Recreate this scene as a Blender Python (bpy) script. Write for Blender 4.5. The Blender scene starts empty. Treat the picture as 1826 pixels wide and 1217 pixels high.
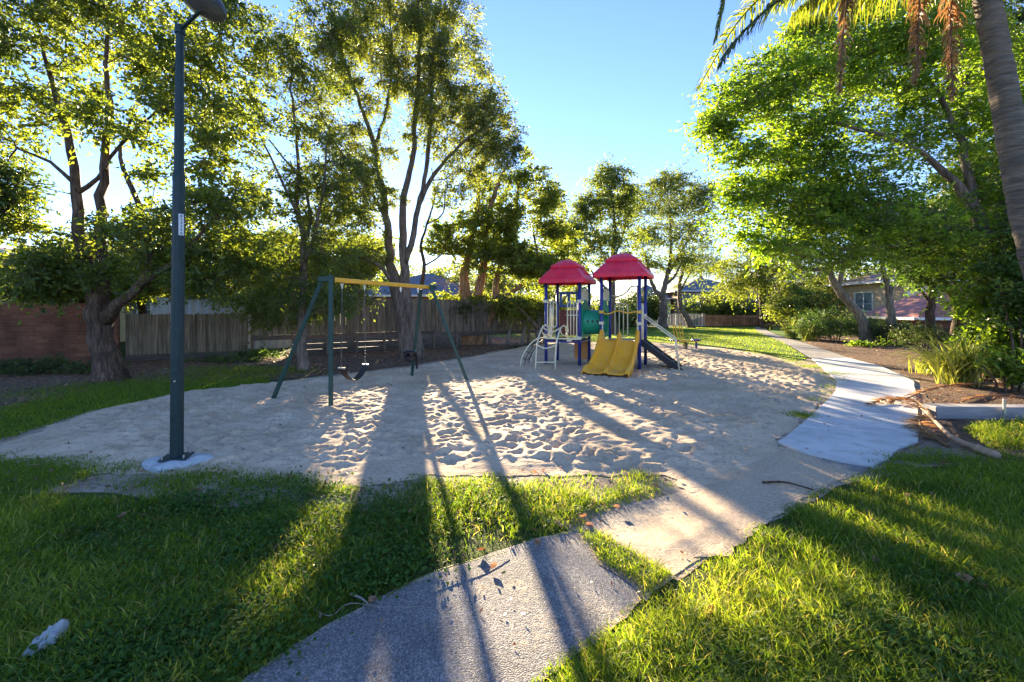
import bpy, math, random
import numpy as np
from mathutils import Vector, Matrix
R = math.radians
random.seed(7)
rng = np.random.default_rng(11)

# ------------------------------------------------------------ camera, world, sun, exposure
F, CX, HY, H = 810.0, 913.0, 550.0, 1.65      # lens in photo pixels, eye height in metres
scene = bpy.context.scene
cam_d = bpy.data.cameras.new('camera'); cam = bpy.data.objects.new('camera', cam_d)
scene.collection.objects.link(cam); scene.camera = cam
cam.location = (0, 0, H); cam.rotation_euler = (R(90), 0, 0)
cam_d.sensor_width = 36; cam_d.lens = 36 * F / 1826; cam_d.shift_y = -58.5 / 1826
cam_d.clip_start = 0.05; cam_d.clip_end = 3000
SUN = Vector((-195, 810, 172)).normalized()    # towards the sun
EL = math.asin(SUN.z); AZ = math.atan2(SUN.x, SUN.y)
world = bpy.data.worlds.new('World'); scene.world = world; world.use_nodes = True
wn = world.node_tree.nodes; bg = wn['Background']
sky = wn.new('ShaderNodeTexSky'); sky.sky_type = 'NISHITA'; sky.sun_disc = False
sky.sun_elevation = EL; sky.sun_rotation = AZ; sky.air_density = 1.0; sky.dust_density = 0.02; sky.ozone_density = 3.6
tint = wn.new('ShaderNodeMix'); tint.data_type = 'RGBA'; tint.blend_type = 'MULTIPLY'; tint.inputs[0].default_value = 1; tint.inputs[7].default_value = (1.0, .90, 1.06, 1)
world.node_tree.links.new(sky.outputs[0], tint.inputs[6]); world.node_tree.links.new(tint.outputs[2], bg.inputs[0]); bg.inputs[1].default_value = 0.053
sl = bpy.data.lights.new('sun', 'SUN'); sl.energy = 4.5; sl.angle = R(0.5); sl.color = (1, .80, .52)
so = bpy.data.objects.new('sun', sl); scene.collection.objects.link(so)
so.rotation_euler = SUN.to_track_quat('Z', 'Y').to_euler(); so.location = (-8, 20, 15)
scene.view_settings.view_transform = 'Standard'; scene.view_settings.look = 'None'
scene.view_settings.exposure = 3.05; scene.view_settings.gamma = 1
try:
    scene.cycles.max_bounces = 8; scene.cycles.transparent_max_bounces = 8
    scene.cycles.sample_clamp_indirect = 6
except Exception: pass

# ------------------------------------------------------------ helpers
C = scene.collection
ORG = {}
def W(px, py, Y): return Vector(((px - CX) * Y / F, Y, H - (py - HY) * Y / F))
def G(px, py, z=0.0):
    Y = F * (H - z) / (py - HY)
    return Vector(((px - CX) * Y / F, Y, z))
def tag(o, label=None, cat=None, group=None, kind=None):
    if label: o['label'] = label
    if cat: o['category'] = cat
    if group: o['group'] = group
    if kind: o['kind'] = kind
    return o
def empty(name, loc, label, cat, group=None):
    o = bpy.data.objects.new(name, None); o.empty_display_size = .2
    o.location = loc; C.objects.link(o); ORG[o.name] = Vector(loc)
    return tag(o, label, cat, group)
def mesh_obj(name, V, FL, mat, parent=None, v=None, smooth=False):
    """V (n,3), FL list of (m,k) index arrays; v optional per-vertex float attribute"""
    V = np.asarray(V, dtype=np.float32).reshape(-1, 3)
    if parent is not None: org = ORG[parent.name]
    else: org = Vector((0, 0, 0))
    V = V - np.array(org, dtype=np.float32)
    FL = [np.asarray(f, dtype=np.int32) for f in FL if len(f)]
    me = bpy.data.meshes.new(name)
    me.vertices.add(len(V)); me.vertices.foreach_set('co', V.ravel())
    loops = np.concatenate([f.ravel() for f in FL])
    tot = np.concatenate([np.full(len(f), f.shape[1], dtype=np.int32) for f in FL])
    st = np.concatenate([[0], np.cumsum(tot)[:-1]]).astype(np.int32)
    me.loops.add(len(loops)); me.loops.foreach_set('vertex_index', loops)
    me.polygons.add(len(tot)); me.polygons.foreach_set('loop_start', st); me.polygons.foreach_set('loop_total', tot)
    me.polygons.foreach_set('use_smooth', np.full(len(tot), smooth))
    if v is not None:
        a = me.attributes.new('v', 'FLOAT', 'POINT'); a.data.foreach_set('value', np.asarray(v, dtype=np.float32))
    me.update(calc_edges=True)
    me.materials.append(mat)
    o = bpy.data.objects.new(name, me); C.objects.link(o)
    if parent is not None: o.parent = parent; ORG[o.name] = org
    else: ORG[o.name] = Vector((0, 0, 0))
    return o
class MB:
    def __init__(s): s.V = []; s.F = {}; s.n = 0; s.a = []
    def add(s, V, faces, v=0.5):
        V = np.asarray([tuple(p) for p in V], dtype=float).reshape(-1, 3)
        for f in faces: s.F.setdefault(len(f), []).append([i + s.n for i in f])
        s.V.append(V); s.n += len(V); s.a.append(np.full(len(V), v)); return s
    def box(s, c, size, rot=None, v=0.5, M=None):
        c = Vector(c); hx, hy, hz = [k / 2 for k in size]
        P = [Vector((x * hx, y * hy, z * hz)) for x in (-1, 1) for y in (-1, 1) for z in (-1, 1)]
        m = M if M is not None else Matrix.Rotation(rot or 0, 3, 'Z')
        P = [c + m @ p for p in P]
        return s.add(P, [(0,1,3,2), (4,6,7,5), (0,4,5,1), (2,3,7,6), (0,2,6,4), (1,5,7,3)], v)
    def tube(s, pts, r, n=8, caps=True, v=0.5, wob=0.0, squash=None):
        pts = [Vector(p) for p in pts]; m = len(pts)
        rr = r if hasattr(r, '__len__') else [r] * m
        d0 = (pts[1] - pts[0]).normalized()
        up = Vector((0, 0, 1)) if abs(d0.z) < .9 else Vector((1, 0, 0))
        x = d0.cross(up).normalized(); V = []
        ph = [random.uniform(0, 6.28) for _ in range(4)]
        for i, p in enumerate(pts):
            d = (pts[min(i + 1, m - 1)] - pts[max(i - 1, 0)]).normalized()
            x = (x - d * x.dot(d)); x = x.normalized() if x.length > 1e-6 else d.orthogonal().normalized()
            y = d.cross(x)
            for k in range(n):
                t = 2 * math.pi * k / n + (math.pi / n if n == 4 else 0)
                q = rr[i]
                if wob: q *= 1 + wob * (math.sin(2 * t + ph[0] + i * .1) * .6 + math.sin(5 * t + ph[1] - i * .15) * .45 + math.sin(3 * t + i * .9 + ph[2]) * .35 + random.uniform(-.25, .25))
                V.append(p + x * (q * math.cos(t)) + y * (q * math.sin(t)))
        fs = [(i*n + k, i*n + (k+1) % n, (i+1)*n + (k+1) % n, (i+1)*n + k) for i in range(m-1) for k in range(n)]
        if caps: fs += [tuple(range(n))[::-1], tuple(range((m-1)*n, m*n))]
        return s.add(V, fs, v)
    def prism(s, outline, M, depth, v=0.5):
        """outline in local xz, extruded along local y by depth; M 4x4"""
        n = len(outline)
        V = [M @ Vector((x, -depth/2, z)) for x, z in outline] + [M @ Vector((x, depth/2, z)) for x, z in outline]
        fs = [tuple(range(n)), tuple(range(n, 2*n))[::-1]] + [(i, i + n, (i+1) % n + n, (i+1) % n) for i in range(n)]
        return s.add(V, fs, v)
    def grid(s, rows, closed=False, v=0.5):
        m, n = len(rows), len(rows[0]); V = [p for r_ in rows for p in r_]
        fs = [(i*n + k, i*n + (k+1) % n, (i+1)*n + (k+1) % n, (i+1)*n + k) for i in range(m-1) for k in range(n if closed else n-1)]
        return s.add(V, fs, v)
    def build(s, name, mat, parent=None, smooth=False, bevel=0, solid=0):
        o = mesh_obj(name, np.concatenate(s.V), list(s.F.values()), mat, parent, np.concatenate(s.a), smooth)
        if solid: m = o.modifiers.new('s', 'SOLIDIFY'); m.thickness = solid; m.offset = 0
        if bevel: m = o.modifiers.new('b', 'BEVEL'); m.width = bevel; m.segments = 2; m.limit_method = 'ANGLE'
        return o
def smoothpath(P, step=None, n=8):
    """Catmull-Rom through points (tuples of any length)"""
    P = [np.array(p, dtype=float) for p in P]; Q = [2*P[0]-P[1]] + P + [2*P[-1]-P[-2]]; out = []
    for i in range(1, len(Q) - 2):
        k = n if step is None else max(2, int(np.linalg.norm((Q[i+1]-Q[i])[:3]) / step))
        for j in range(k):
            t = j / k; a, b, c, d = Q[i-1], Q[i], Q[i+1], Q[i+2]
            out.append(.5*((2*b) + (c-a)*t + (2*a-5*b+4*c-d)*t*t + (3*b-a-3*c+d)*t**3))
    out.append(P[-1]); return out
# value noise
_NG = np.random.default_rng(3).random((256, 256))
def vn(x, y, s, o=0):
    x = np.asarray(x) / s + 17.3 * o + 100; y = np.asarray(y) / s + 9.1 * o + 100
    xi = np.floor(x).astype(int); yi = np.floor(y).astype(int); fx = x - xi; fy = y - yi
    fx = fx*fx*(3-2*fx); fy = fy*fy*(3-2*fy); g = lambda a, b: _NG[a % 256, b % 256]
    return (g(xi, yi)*(1-fx)+g(xi+1, yi)*fx)*(1-fy) + (g(xi, yi+1)*(1-fx)+g(xi+1, yi+1)*fx)*fy
def fbm(x, y, s, o=0, k=4): return sum(vn(x, y, s / 2**i, o + i) * .5**i for i in range(k)) / sum(.5**i for i in range(k))
def inpoly(x, y, poly):
    x = np.asarray(x, float); y = np.asarray(y, float); r = np.zeros(x.shape, bool); n = len(poly)
    for i in range(n):
        x0, y0 = poly[i][:2]; x1, y1 = poly[(i+1) % n][:2]
        if y0 == y1: continue
        c = ((y0 > y) != (y1 > y)) & (x < (x1-x0)*(y-y0)/(y1-y0) + x0); r ^= c
    return r
def polydist(x, y, poly):
    d = np.full(np.shape(x), 1e9); n = len(poly)
    for i in range(n):
        ax, ay = poly[i][:2]; bx, by = poly[(i+1) % n][:2]; vx, vy = bx-ax, by-ay; L = vx*vx+vy*vy + 1e-9
        t = np.clip(((x-ax)*vx+(y-ay)*vy)/L, 0, 1); d = np.minimum(d, np.hypot(x-ax-t*vx, y-ay-t*vy))
    return d
def GP(pix): return [tuple(G(a, b))[:2] for a, b in pix]

# ------------------------------------------------------------ materials
def newmat(name):
    m = bpy.data.materials.new(name); m.use_nodes = True; nt = m.node_tree
    return m, nt, nt.nodes['Principled BSDF'], nt.nodes, nt.links
def ramp(N, L, src, stops):
    r = N.new('ShaderNodeValToRGB'); e = r.color_ramp.elements
    while len(e) < len(stops): e.new(.5)
    for k, (p, c) in enumerate(stops): e[k].position = p; e[k].color = (*c, 1)
    L.new(src, r.inputs[0]); return r.outputs[0]
def surf(name, c1, c2, scale=4, rough=.6, bump=.3, bscale=40, bdist=.01, metal=0, spec=.4, detail=6, stretch=None, lo=.35, hi=.65, c3=None, s3=60, a3=.5, r2=None):
    m, nt, b, N, L = newmat(name)
    tc = N.new('ShaderNodeTexCoord'); mp = N.new('ShaderNodeMapping'); L.new(tc.outputs['Object'], mp.inputs[0])
    if stretch: mp.inputs['Scale'].default_value = stretch
    n1 = N.new('ShaderNodeTexNoise'); n1.inputs['Scale'].default_value = scale; n1.inputs['Detail'].default_value = detail
    L.new(mp.outputs[0], n1.inputs['Vector'])
    col = ramp(N, L, n1.outputs[0], [(lo, c1), (hi, c2)])
    if c3:
        n3 = N.new('ShaderNodeTexNoise'); n3.inputs['Scale'].default_value = s3; n3.inputs['Detail'].default_value = 3
        L.new(mp.outputs[0], n3.inputs['Vector'])
        mr = N.new('ShaderNodeMapRange'); mr.inputs[1].default_value = .5; mr.inputs[2].default_value = .68; mr.inputs[4].default_value = a3
        L.new(n3.outputs[0], mr.inputs[0]); mx = N.new('ShaderNodeMix'); mx.data_type = 'RGBA'
        L.new(mr.outputs[0], mx.inputs[0]); L.new(col, mx.inputs[6]); mx.inputs[7].default_value = (*c3, 1); col = mx.outputs[2]
    L.new(col, b.inputs['Base Color'])
    b.inputs['Roughness'].default_value = rough; b.inputs['Metallic'].default_value = metal; b.inputs['Specular IOR Level'].default_value = spec
    if r2 is not None:
        m2 = N.new('ShaderNodeMapRange'); m2.inputs[3].default_value = rough; m2.inputs[4].default_value = r2
        L.new(n1.outputs[0], m2.inputs[0]); L.new(m2.outputs[0], b.inputs['Roughness'])
    if bump:
        n2 = N.new('ShaderNodeTexNoise'); n2.inputs['Scale'].default_value = bscale; n2.inputs['Detail'].default_value = 6
        L.new(mp.outputs[0], n2.inputs['Vector']); bp = N.new('ShaderNodeBump'); bp.inputs['Strength'].default_value = bump; bp.inputs['Distance'].default_value = bdist
        L.new(n2.outputs[0], bp.inputs['Height']); L.new(bp.outputs[0], b.inputs['Normal'])
    return m
def leafmat(name, cols, trans=.5, rough=.45, tcol=None, spec=.5):
    """cols: three base colours over attribute v; translucent colour is a yellower version"""
    m, nt, b, N, L = newmat(name); out = N['Material Output']
    at = N.new('ShaderNodeAttribute'); at.attribute_name = 'v'
    st = [(k / (len(cols) - 1), c) for k, c in enumerate(cols)]
    L.new(ramp(N, L, at.outputs['Fac'], st), b.inputs['Base Color'])
    b.inputs['Roughness'].default_value = rough; b.inputs['Specular IOR Level'].default_value = spec
    tr = N.new('ShaderNodeBsdfTranslucent')
    L.new(ramp(N, L, at.outputs['Fac'], [(p, tuple(min(1, x * k) for x, k in zip(c, tcol or (2.6, 2.3, 1.0)))) for p, c in st]), tr.inputs[0])
    mx = N.new('ShaderNodeMixShader'); mx.inputs[0].default_value = trans
    L.new(b.outputs[0], mx.inputs[1]); L.new(tr.outputs[0], mx.inputs[2]); L.new(mx.outputs[0], out.inputs['Surface'])
    return m
def attrmat(name, cols, rough=.8, stretch=(30, 30, 1.5), a=.5, bump=.3, dark=.5):
    """colour by attribute v, multiplied by streaky noise"""
    m, nt, b, N, L = newmat(name)
    at = N.new('ShaderNodeAttribute'); at.attribute_name = 'v'
    col = ramp(N, L, at.outputs['Fac'], [(k / (len(cols) - 1), c) for k, c in enumerate(cols)])
    tc = N.new('ShaderNodeTexCoord'); mp = N.new('ShaderNodeMapping'); mp.inputs['Scale'].default_value = stretch
    L.new(tc.outputs['Object'], mp.inputs[0]); n1 = N.new('ShaderNodeTexNoise'); n1.inputs['Scale'].default_value = 1; n1.inputs['Detail'].default_value = 6
    L.new(mp.outputs[0], n1.inputs['Vector']); g = ramp(N, L, n1.outputs[0], [(.35, (dark,)*3), (.62, (1.1,)*3)])
    mx = N.new('ShaderNodeMix'); mx.data_type = 'RGBA'; mx.blend_type = 'MULTIPLY'; mx.inputs[0].default_value = a * 2 if a < .5 else 1
    L.new(col, mx.inputs[6]); L.new(g, mx.inputs[7]); L.new(mx.outputs[2], b.inputs['Base Color']); b.inputs['Roughness'].default_value = rough
    bp = N.new('ShaderNodeBump'); bp.inputs['Strength'].default_value = bump; bp.inputs['Distance'].default_value = .01
    L.new(n1.outputs[0], bp.inputs['Height']); L.new(bp.outputs[0], b.inputs['Normal']); return m
def barkmat(name, c1, c2, c3, sc=1.0):
    m, nt, b, N, L = newmat(name)
    tc = N.new('ShaderNodeTexCoord'); mp = N.new('ShaderNodeMapping'); mp.inputs['Scale'].default_value = (14*sc, 14*sc, 2.2*sc)
    L.new(tc.outputs['Object'], mp.inputs[0])
    n1 = N.new('ShaderNodeTexNoise'); n1.inputs['Scale'].default_value = 1.2; n1.inputs['Detail'].default_value = 8; n1.inputs['Roughness'].default_value = .65
    L.new(mp.outputs[0], n1.inputs['Vector']); n2 = N.new('ShaderNodeTexNoise'); n2.inputs['Scale'].default_value = 1.1; L.new(tc.outputs['Object'], n2.inputs['Vector'])
    c = ramp(N, L, n1.outputs[0], [(.32, c1), (.5, c2), (.68, c3)])
    g = ramp(N, L, n2.outputs[0], [(.35, (.75,)*3), (.65, (1.15,)*3)])
    mx = N.new('ShaderNodeMix'); mx.data_type = 'RGBA'; mx.blend_type = 'MULTIPLY'; mx.inputs[0].default_value = 1
    L.new(c, mx.inputs[6]); L.new(g, mx.inputs[7]); L.new(mx.outputs[2], b.inputs['Base Color']); b.inputs['Roughness'].default_value = .85
    b.inputs['Specular IOR Level'].default_value = .25
    bp = N.new('ShaderNodeBump'); bp.inputs['Strength'].default_value = .9; bp.inputs['Distance'].default_value = .03
    L.new(n1.outputs[0], bp.inputs['Height']); L.new(bp.outputs[0], b.inputs['Normal']); return m

M = {}
M['sand'] = surf('sand', (.48, .365, .25), (.64, .50, .355), scale=1.3, rough=.95, bump=.55, bscale=45, bdist=.012, spec=.1, c3=(.24, .18, .13), s3=26, a3=.45)
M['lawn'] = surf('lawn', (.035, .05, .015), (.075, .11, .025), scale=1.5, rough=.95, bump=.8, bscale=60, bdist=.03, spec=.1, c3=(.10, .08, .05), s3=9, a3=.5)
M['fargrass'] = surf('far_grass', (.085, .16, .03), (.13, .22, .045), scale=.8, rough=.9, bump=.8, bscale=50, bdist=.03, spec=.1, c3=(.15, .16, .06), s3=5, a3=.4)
M['mulch'] = surf('mulch', (.09, .058, .038), (.19, .13, .09), scale=7, rough=.95, bump=1, bscale=30, bdist=.03, spec=.1, c3=(.26, .18, .12), s3=30, a3=.55)
M['dirt'] = surf('dirt', (.16, .12, .09), (.30, .235, .18), scale=3, rough=.95, bump=.7, bscale=40, bdist=.015, spec=.1, c3=(.08, .06, .045), s3=18, a3=.6)
M['sandsoil'] = surf('sandy_soil', (.27, .21, .155), (.44, .365, .28), scale=2.2, rough=.95, bump=.8, bscale=40, bdist=.015, spec=.1, c3=(.12, .09, .06), s3=14, a3=.6)
M['asphalt'] = surf('asphalt', (.15, .145, .145), (.24, .225, .215), scale=2, rough=.85, bump=1, bscale=130, bdist=.008, spec=.35, c3=(.50, .46, .41), s3=150, a3=.75)
def asphalt_mat():
    m, nt, b, N, L = newmat('dusty_asphalt')
    tc = N.new('ShaderNodeTexCoord'); at = N.new('ShaderNodeAttribute'); at.attribute_name = 'v'
    def noise(sc, det=4, ro=.5): n = N.new('ShaderNodeTexNoise'); n.inputs['Scale'].default_value = sc; n.inputs['Detail'].default_value = det; n.inputs['Roughness'].default_value = ro; L.new(tc.outputs['Object'], n.inputs[0]); return n.outputs[0]
    vo = N.new('ShaderNodeTexVoronoi'); vo.inputs['Scale'].default_value = 130; L.new(tc.outputs['Object'], vo.inputs['Vector'])
    n1 = noise(2); c = ramp(N, L, n1, [(.35, (.17, .165, .165)), (.65, (.25, .24, .235))])
    st = ramp(N, L, vo.outputs['Color'], [(.2, (.62, .62, .64)), (.55, (1, 1, 1)), (.95, (1.9, 1.8, 1.7))])
    mx = N.new('ShaderNodeMix'); mx.data_type = 'RGBA'; mx.blend_type = 'MULTIPLY'; mx.inputs[0].default_value = 1; L.new(c, mx.inputs[6]); L.new(st, mx.inputs[7])
    n2 = noise(28, 8, .7); n3 = noise(3.5, 3); ad = N.new('ShaderNodeMath'); ad.operation = 'ADD'; L.new(n2, ad.inputs[0]); L.new(n3, ad.inputs[1])
    a2 = N.new('ShaderNodeMath'); a2.operation = 'ADD'; L.new(ad.outputs[0], a2.inputs[0]); L.new(at.outputs['Fac'], a2.inputs[1])
    mr = N.new('ShaderNodeMapRange'); mr.inputs[1].default_value = 1.28; mr.inputs[2].default_value = 1.55; L.new(a2.outputs[0], mr.inputs[0])
    sd = ramp(N, L, noise(45, 4), [(.4, (.46, .35, .24)), (.65, (.61, .48, .345))])
    m2 = N.new('ShaderNodeMix'); m2.data_type = 'RGBA'; L.new(mr.outputs[0], m2.inputs[0]); L.new(mx.outputs[2], m2.inputs[6]); L.new(sd, m2.inputs[7]); L.new(m2.outputs[2], b.inputs['Base Color'])
    b.inputs['Roughness'].default_value = .9; b.inputs['Specular IOR Level'].default_value = .3
    bp = N.new('ShaderNodeBump'); bp.inputs['Strength'].default_value = .8; bp.inputs['Distance'].default_value = .006; bp.invert = True; L.new(vo.outputs['Distance'], bp.inputs['Height'])
    b2 = N.new('ShaderNodeBump'); b2.inputs['Strength'].default_value = .6; b2.inputs['Distance'].default_value = .01; L.new(n2, b2.inputs['Height']); L.new(bp.outputs[0], b2.inputs['Normal']); L.new(b2.outputs[0], b.inputs['Normal']); return m
M['asphaltdust'] = asphalt_mat()
M['concrete'] = surf('concrete', (.50, .50, .50), (.64, .63, .62), scale=1.8, rough=.85, bump=.25, bscale=80, bdist=.004, spec=.3, c3=(.40, .36, .32), s3=5, a3=.5)
M['footing'] = surf('footing', (.33, .36, .38), (.50, .53, .54), scale=9, rough=.9, bump=.5, bscale=40, bdist=.01)
M['pole'] = surf('pole_paint', (.008, .028, .032), (.012, .038, .043), scale=3, rough=.42, bump=.05, bscale=30, r2=.55, c3=(.035, .055, .055), s3=12, a3=.3, spec=.35)
M['headgrey'] = surf('lamp_shell', (.03, .035, .04), (.05, .055, .06), rough=.4)
M['lens'] = surf('lamp_lens', (.10, .11, .12), (.15, .16, .17), rough=.15)
M['sticker'] = surf('sticker', (.62, .68, .74), (.70, .76, .82), rough=.4, bump=0)
M['ink'] = surf('ink', (.02, .03, .05), (.02, .03, .05), rough=.5, bump=0)
M['green_metal'] = surf('green_paint', (.008, .042, .035), (.012, .058, .046), scale=4, rough=.4, bump=.05, r2=.55, c3=(.04, .07, .06), s3=15, a3=.3, spec=.4)
M['yellow'] = surf('yellow_paint', (.72, .40, .035), (.80, .47, .06), scale=6, rough=.42, bump=.06, c3=(.45, .25, .06), s3=14, a3=.25)
M['slide'] = surf('slide_plastic', (.86, .38, .018), (.92, .45, .03), scale=3, rough=.38, bump=.08, bscale=15, c3=(.62, .40, .12), s3=9, a3=.4, r2=.5)
M['red'] = surf('red_plastic', (.76, .018, .055), (.86, .035, .085), scale=3, rough=.38, bump=.08, bscale=60, c3=(.60, .12, .15), s3=8, a3=.35, r2=.5)
M['blue'] = surf('blue_paint', (.022, .035, .20), (.03, .05, .26), scale=5, rough=.35, bump=.05, c3=(.06, .07, .2), s3=20, a3=.3)
M['bluepanel'] = surf('blue_panel', (.03, .09, .26), (.04, .12, .32), rough=.45, bump=.05)
M['cream'] = surf('cream_paint', (.70, .64, .44), (.78, .72, .52), scale=6, rough=.4, bump=.05, c3=(.5, .42, .27), s3=16, a3=.3)
M['white'] = surf('white_paint', (.70, .70, .68), (.78, .78, .76), rough=.5, bump=.1)
M['teal'] = surf('teal_plastic', (.01, .24, .125), (.015, .30, .16), scale=3, rough=.38, bump=.08, bscale=50, c3=(.03, .26, .2), s3=10, a3=.4)
M['orange'] = surf('orange_plastic', (.62, .27, .07), (.70, .33, .10), rough=.5)
M['maroon'] = surf('maroon_plastic', (.10, .03, .035), (.14, .045, .05), rough=.5)
M['rubber'] = surf('black_rubber', (.012, .012, .014), (.025, .025, .028), rough=.55, bump=.2)
M['chain'] = surf('chain_metal', (.10, .09, .085), (.18, .16, .15), rough=.5, metal=.6)
M['steel'] = surf('steel', (.45, .45, .45), (.6, .6, .6), rough=.35, metal=.9)
M['paling'] = attrmat('paling', [(.11, .085, .06), (.19, .155, .115), (.27, .225, .17)], dark=.4)
M['timber'] = attrmat('old_timber', [(.06, .05, .045), (.11, .09, .08), (.17, .14, .12)], stretch=(4, 4, 30), dark=.5)
M['cream_wall'] = surf('cream_wall', (.56, .52, .30), (.64, .60, .38), scale=3, rough=.9, bump=.1)
M['whitewall'] = surf('white_wall', (.55, .57, .60), (.65, .66, .68), scale=3, rough=.9, bump=.1)
M['tanwall'] = surf('tan_wall', (.50, .36, .24), (.60, .45, .30), scale=3, rough=.9, bump=.1)
M['glass'] = surf('window_glass', (.10, .14, .17), (.20, .25, .28), scale=1.5, rough=.08, bump=0, spec=.8)
M['shed'] = surf('shed_metal', (.26, .33, .42), (.33, .40, .48), scale=2, rough=.45, bump=0, metal=.2)
M['bark1'] = barkmat('brown_bark', (.035, .022, .015), (.10, .065, .045), (.20, .14, .10))
M['bark2'] = barkmat('grey_bark', (.06, .045, .035), (.16, .12, .09), (.30, .23, .18))
M['bark3'] = barkmat('paper_bark', (.14, .075, .04), (.34, .20, .115), (.52, .36, .24))
M['bark4'] = barkmat('pale_bark', (.10, .085, .07), (.24, .21, .175), (.42, .37, .31), .7)
M['palmbark'] = surf('palm_bark', (.12, .10, .08), (.24, .19, .14), scale=2, rough=.9, bump=1, bscale=2.5, bdist=.06, stretch=(2, 2, 9), c3=(.09, .07, .055), s3=4, a3=.7)
M['leafA'] = leafmat('leaf_olive', [(.045, .075, .022), (.090, .135, .034), (.16, .20, .042)], .5, tcol=(2.75, 2.4, .75))
M['leafB'] = leafmat('leaf_olive_fine', [(.050, .078, .026), (.10, .138, .040), (.17, .20, .052)], .5, tcol=(2.7, 2.35, .9))
M['leafY'] = leafmat('leaf_yellow', [(.06, .088, .02), (.12, .165, .03), (.21, .24, .045)], .5, tcol=(2.5, 2.3, .8))
M['leafR'] = leafmat('leaf_bright', [(.035, .075, .012), (.10, .18, .022), (.20, .29, .035)], .52, tcol=(2.9, 2.6, .8))
M['leafD'] = leafmat('leaf_dark', [(.022, .045, .014), (.045, .08, .022), (.08, .125, .03)], .35)
M['leafS'] = leafmat('leaf_shrub', [(.025, .06, .015), (.05, .11, .025), (.10, .17, .035)], .4)
M['strap'] = leafmat('leaf_strap', [(.10, .14, .03), (.22, .26, .06), (.42, .42, .18)], .45)
M['frond'] = leafmat('frond_green', [(.05, .09, .02), (.10, .15, .028), (.20, .21, .045)], .5, tcol=(2.8, 2.3, .8))
M['deadfrond'] = leafmat('frond_dead', [(.13, .075, .035), (.24, .14, .065), (.36, .23, .12)], .35, tcol=(1.8, 1.4, 1.0))
M['dry'] = leafmat('dry_leaf', [(.13, .06, .03), (.24, .13, .07), (.36, .22, .13)], .25, tcol=(1.6, 1.3, 1.0))
M['grass'] = leafmat('grass_blade', [(.05, .095, .012), (.11, .19, .02), (.20, .27, .035), (.40, .36, .16)], .5, tcol=(2.3, 2.0, .7), rough=.62, spec=.3)
M['clover'] = leafmat('clover_leaf', [(.03, .08, .015), (.06, .13, .025), (.09, .17, .035)], .4, tcol=(2.2, 2.0, .8), rough=.75, spec=.2)

def brickmat(name, a, b_, mortar, scale=1.0):
    m, nt, b, N, L = newmat(name)
    tc = N.new('ShaderNodeTexCoord'); sp = N.new('ShaderNodeSeparateXYZ'); cb = N.new('ShaderNodeCombineXYZ')
    L.new(tc.outputs['Object'], sp.inputs[0]); L.new(sp.outputs[0], cb.inputs[0]); L.new(sp.outputs[2], cb.inputs[1])
    br = N.new('ShaderNodeTexBrick'); L.new(cb.outputs[0], br.inputs[0])
    br.inputs['Color1'].default_value = (*a, 1); br.inputs['Color2'].default_value = (*b_, 1); br.inputs['Mortar'].default_value = (*mortar, 1)
    br.inputs['Scale'].default_value = 1; br.inputs['Brick Width'].default_value = .24 * scale; br.inputs['Row Height'].default_value = .086 * scale; br.inputs['Mortar Size'].default_value = .006
    br.inputs['Bias'].default_value = -.3
    n = N.new('ShaderNodeTexNoise'); n.inputs['Scale'].default_value = 2; n.inputs['Detail'].default_value = 5; L.new(tc.outputs['Object'], n.inputs[0])
    g = ramp(N, L, n.outputs[0], [(.35, (.6,)*3), (.65, (1.2,)*3)])
    mx = N.new('ShaderNodeMix'); mx.data_type = 'RGBA'; mx.blend_type = 'MULTIPLY'; mx.inputs[0].default_value = 1
    L.new(br.outputs[0], mx.inputs[6]); L.new(g, mx.inputs[7]); L.new(mx.outputs[2], b.inputs['Base Color']); b.inputs['Roughness'].default_value = .9
    bp = N.new('ShaderNodeBump'); bp.inputs['Strength'].default_value = .6; bp.inputs['Distance'].default_value = .01; bp.invert = True
    L.new(br.outputs['Fac'], bp.inputs['Height']); L.new(bp.outputs[0], b.inputs['Normal']); return m
M['brick'] = brickmat('red_brick', (.16, .058, .034), (.25, .115, .065), (.15, .10, .075))
M['brick2'] = brickmat('pale_brick', (.36, .17, .11), (.45, .25, .17), (.4, .36, .32))
def tilemat(name, c1, c2, row=.3):
    m, nt, b, N, L = newmat(name)
    tc = N.new('ShaderNodeTexCoord'); n = N.new('ShaderNodeTexNoise'); n.inputs['Scale'].default_value = 2.5; n.inputs['Detail'].default_value = 6; L.new(tc.outputs['Object'], n.inputs[0])
    L.new(ramp(N, L, n.outputs[0], [(.35, c1), (.65, c2)]), b.inputs['Base Color']); b.inputs['Roughness'].default_value = .6
    wv = N.new('ShaderNodeTexWave'); wv.bands_direction = 'Z'; wv.inputs['Scale'].default_value = 1 / row; wv.wave_profile = 'SAW'; L.new(tc.outputs['Object'], wv.inputs[0])
    bp = N.new('ShaderNodeBump'); bp.inputs['Strength'].default_value = .8; bp.inputs['Distance'].default_value = .04
    L.new(wv.outputs[0], bp.inputs['Height']); L.new(bp.outputs[0], b.inputs['Normal']); return m
M['roofblue'] = tilemat('grey_blue_tiles', (.10, .12, .15), (.17, .19, .23))
M['roofred'] = tilemat('red_tiles', (.30, .10, .075), (.48, .20, .15))
M['roofbrown'] = tilemat('brown_tiles', (.16, .10, .08), (.25, .17, .13))

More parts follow.
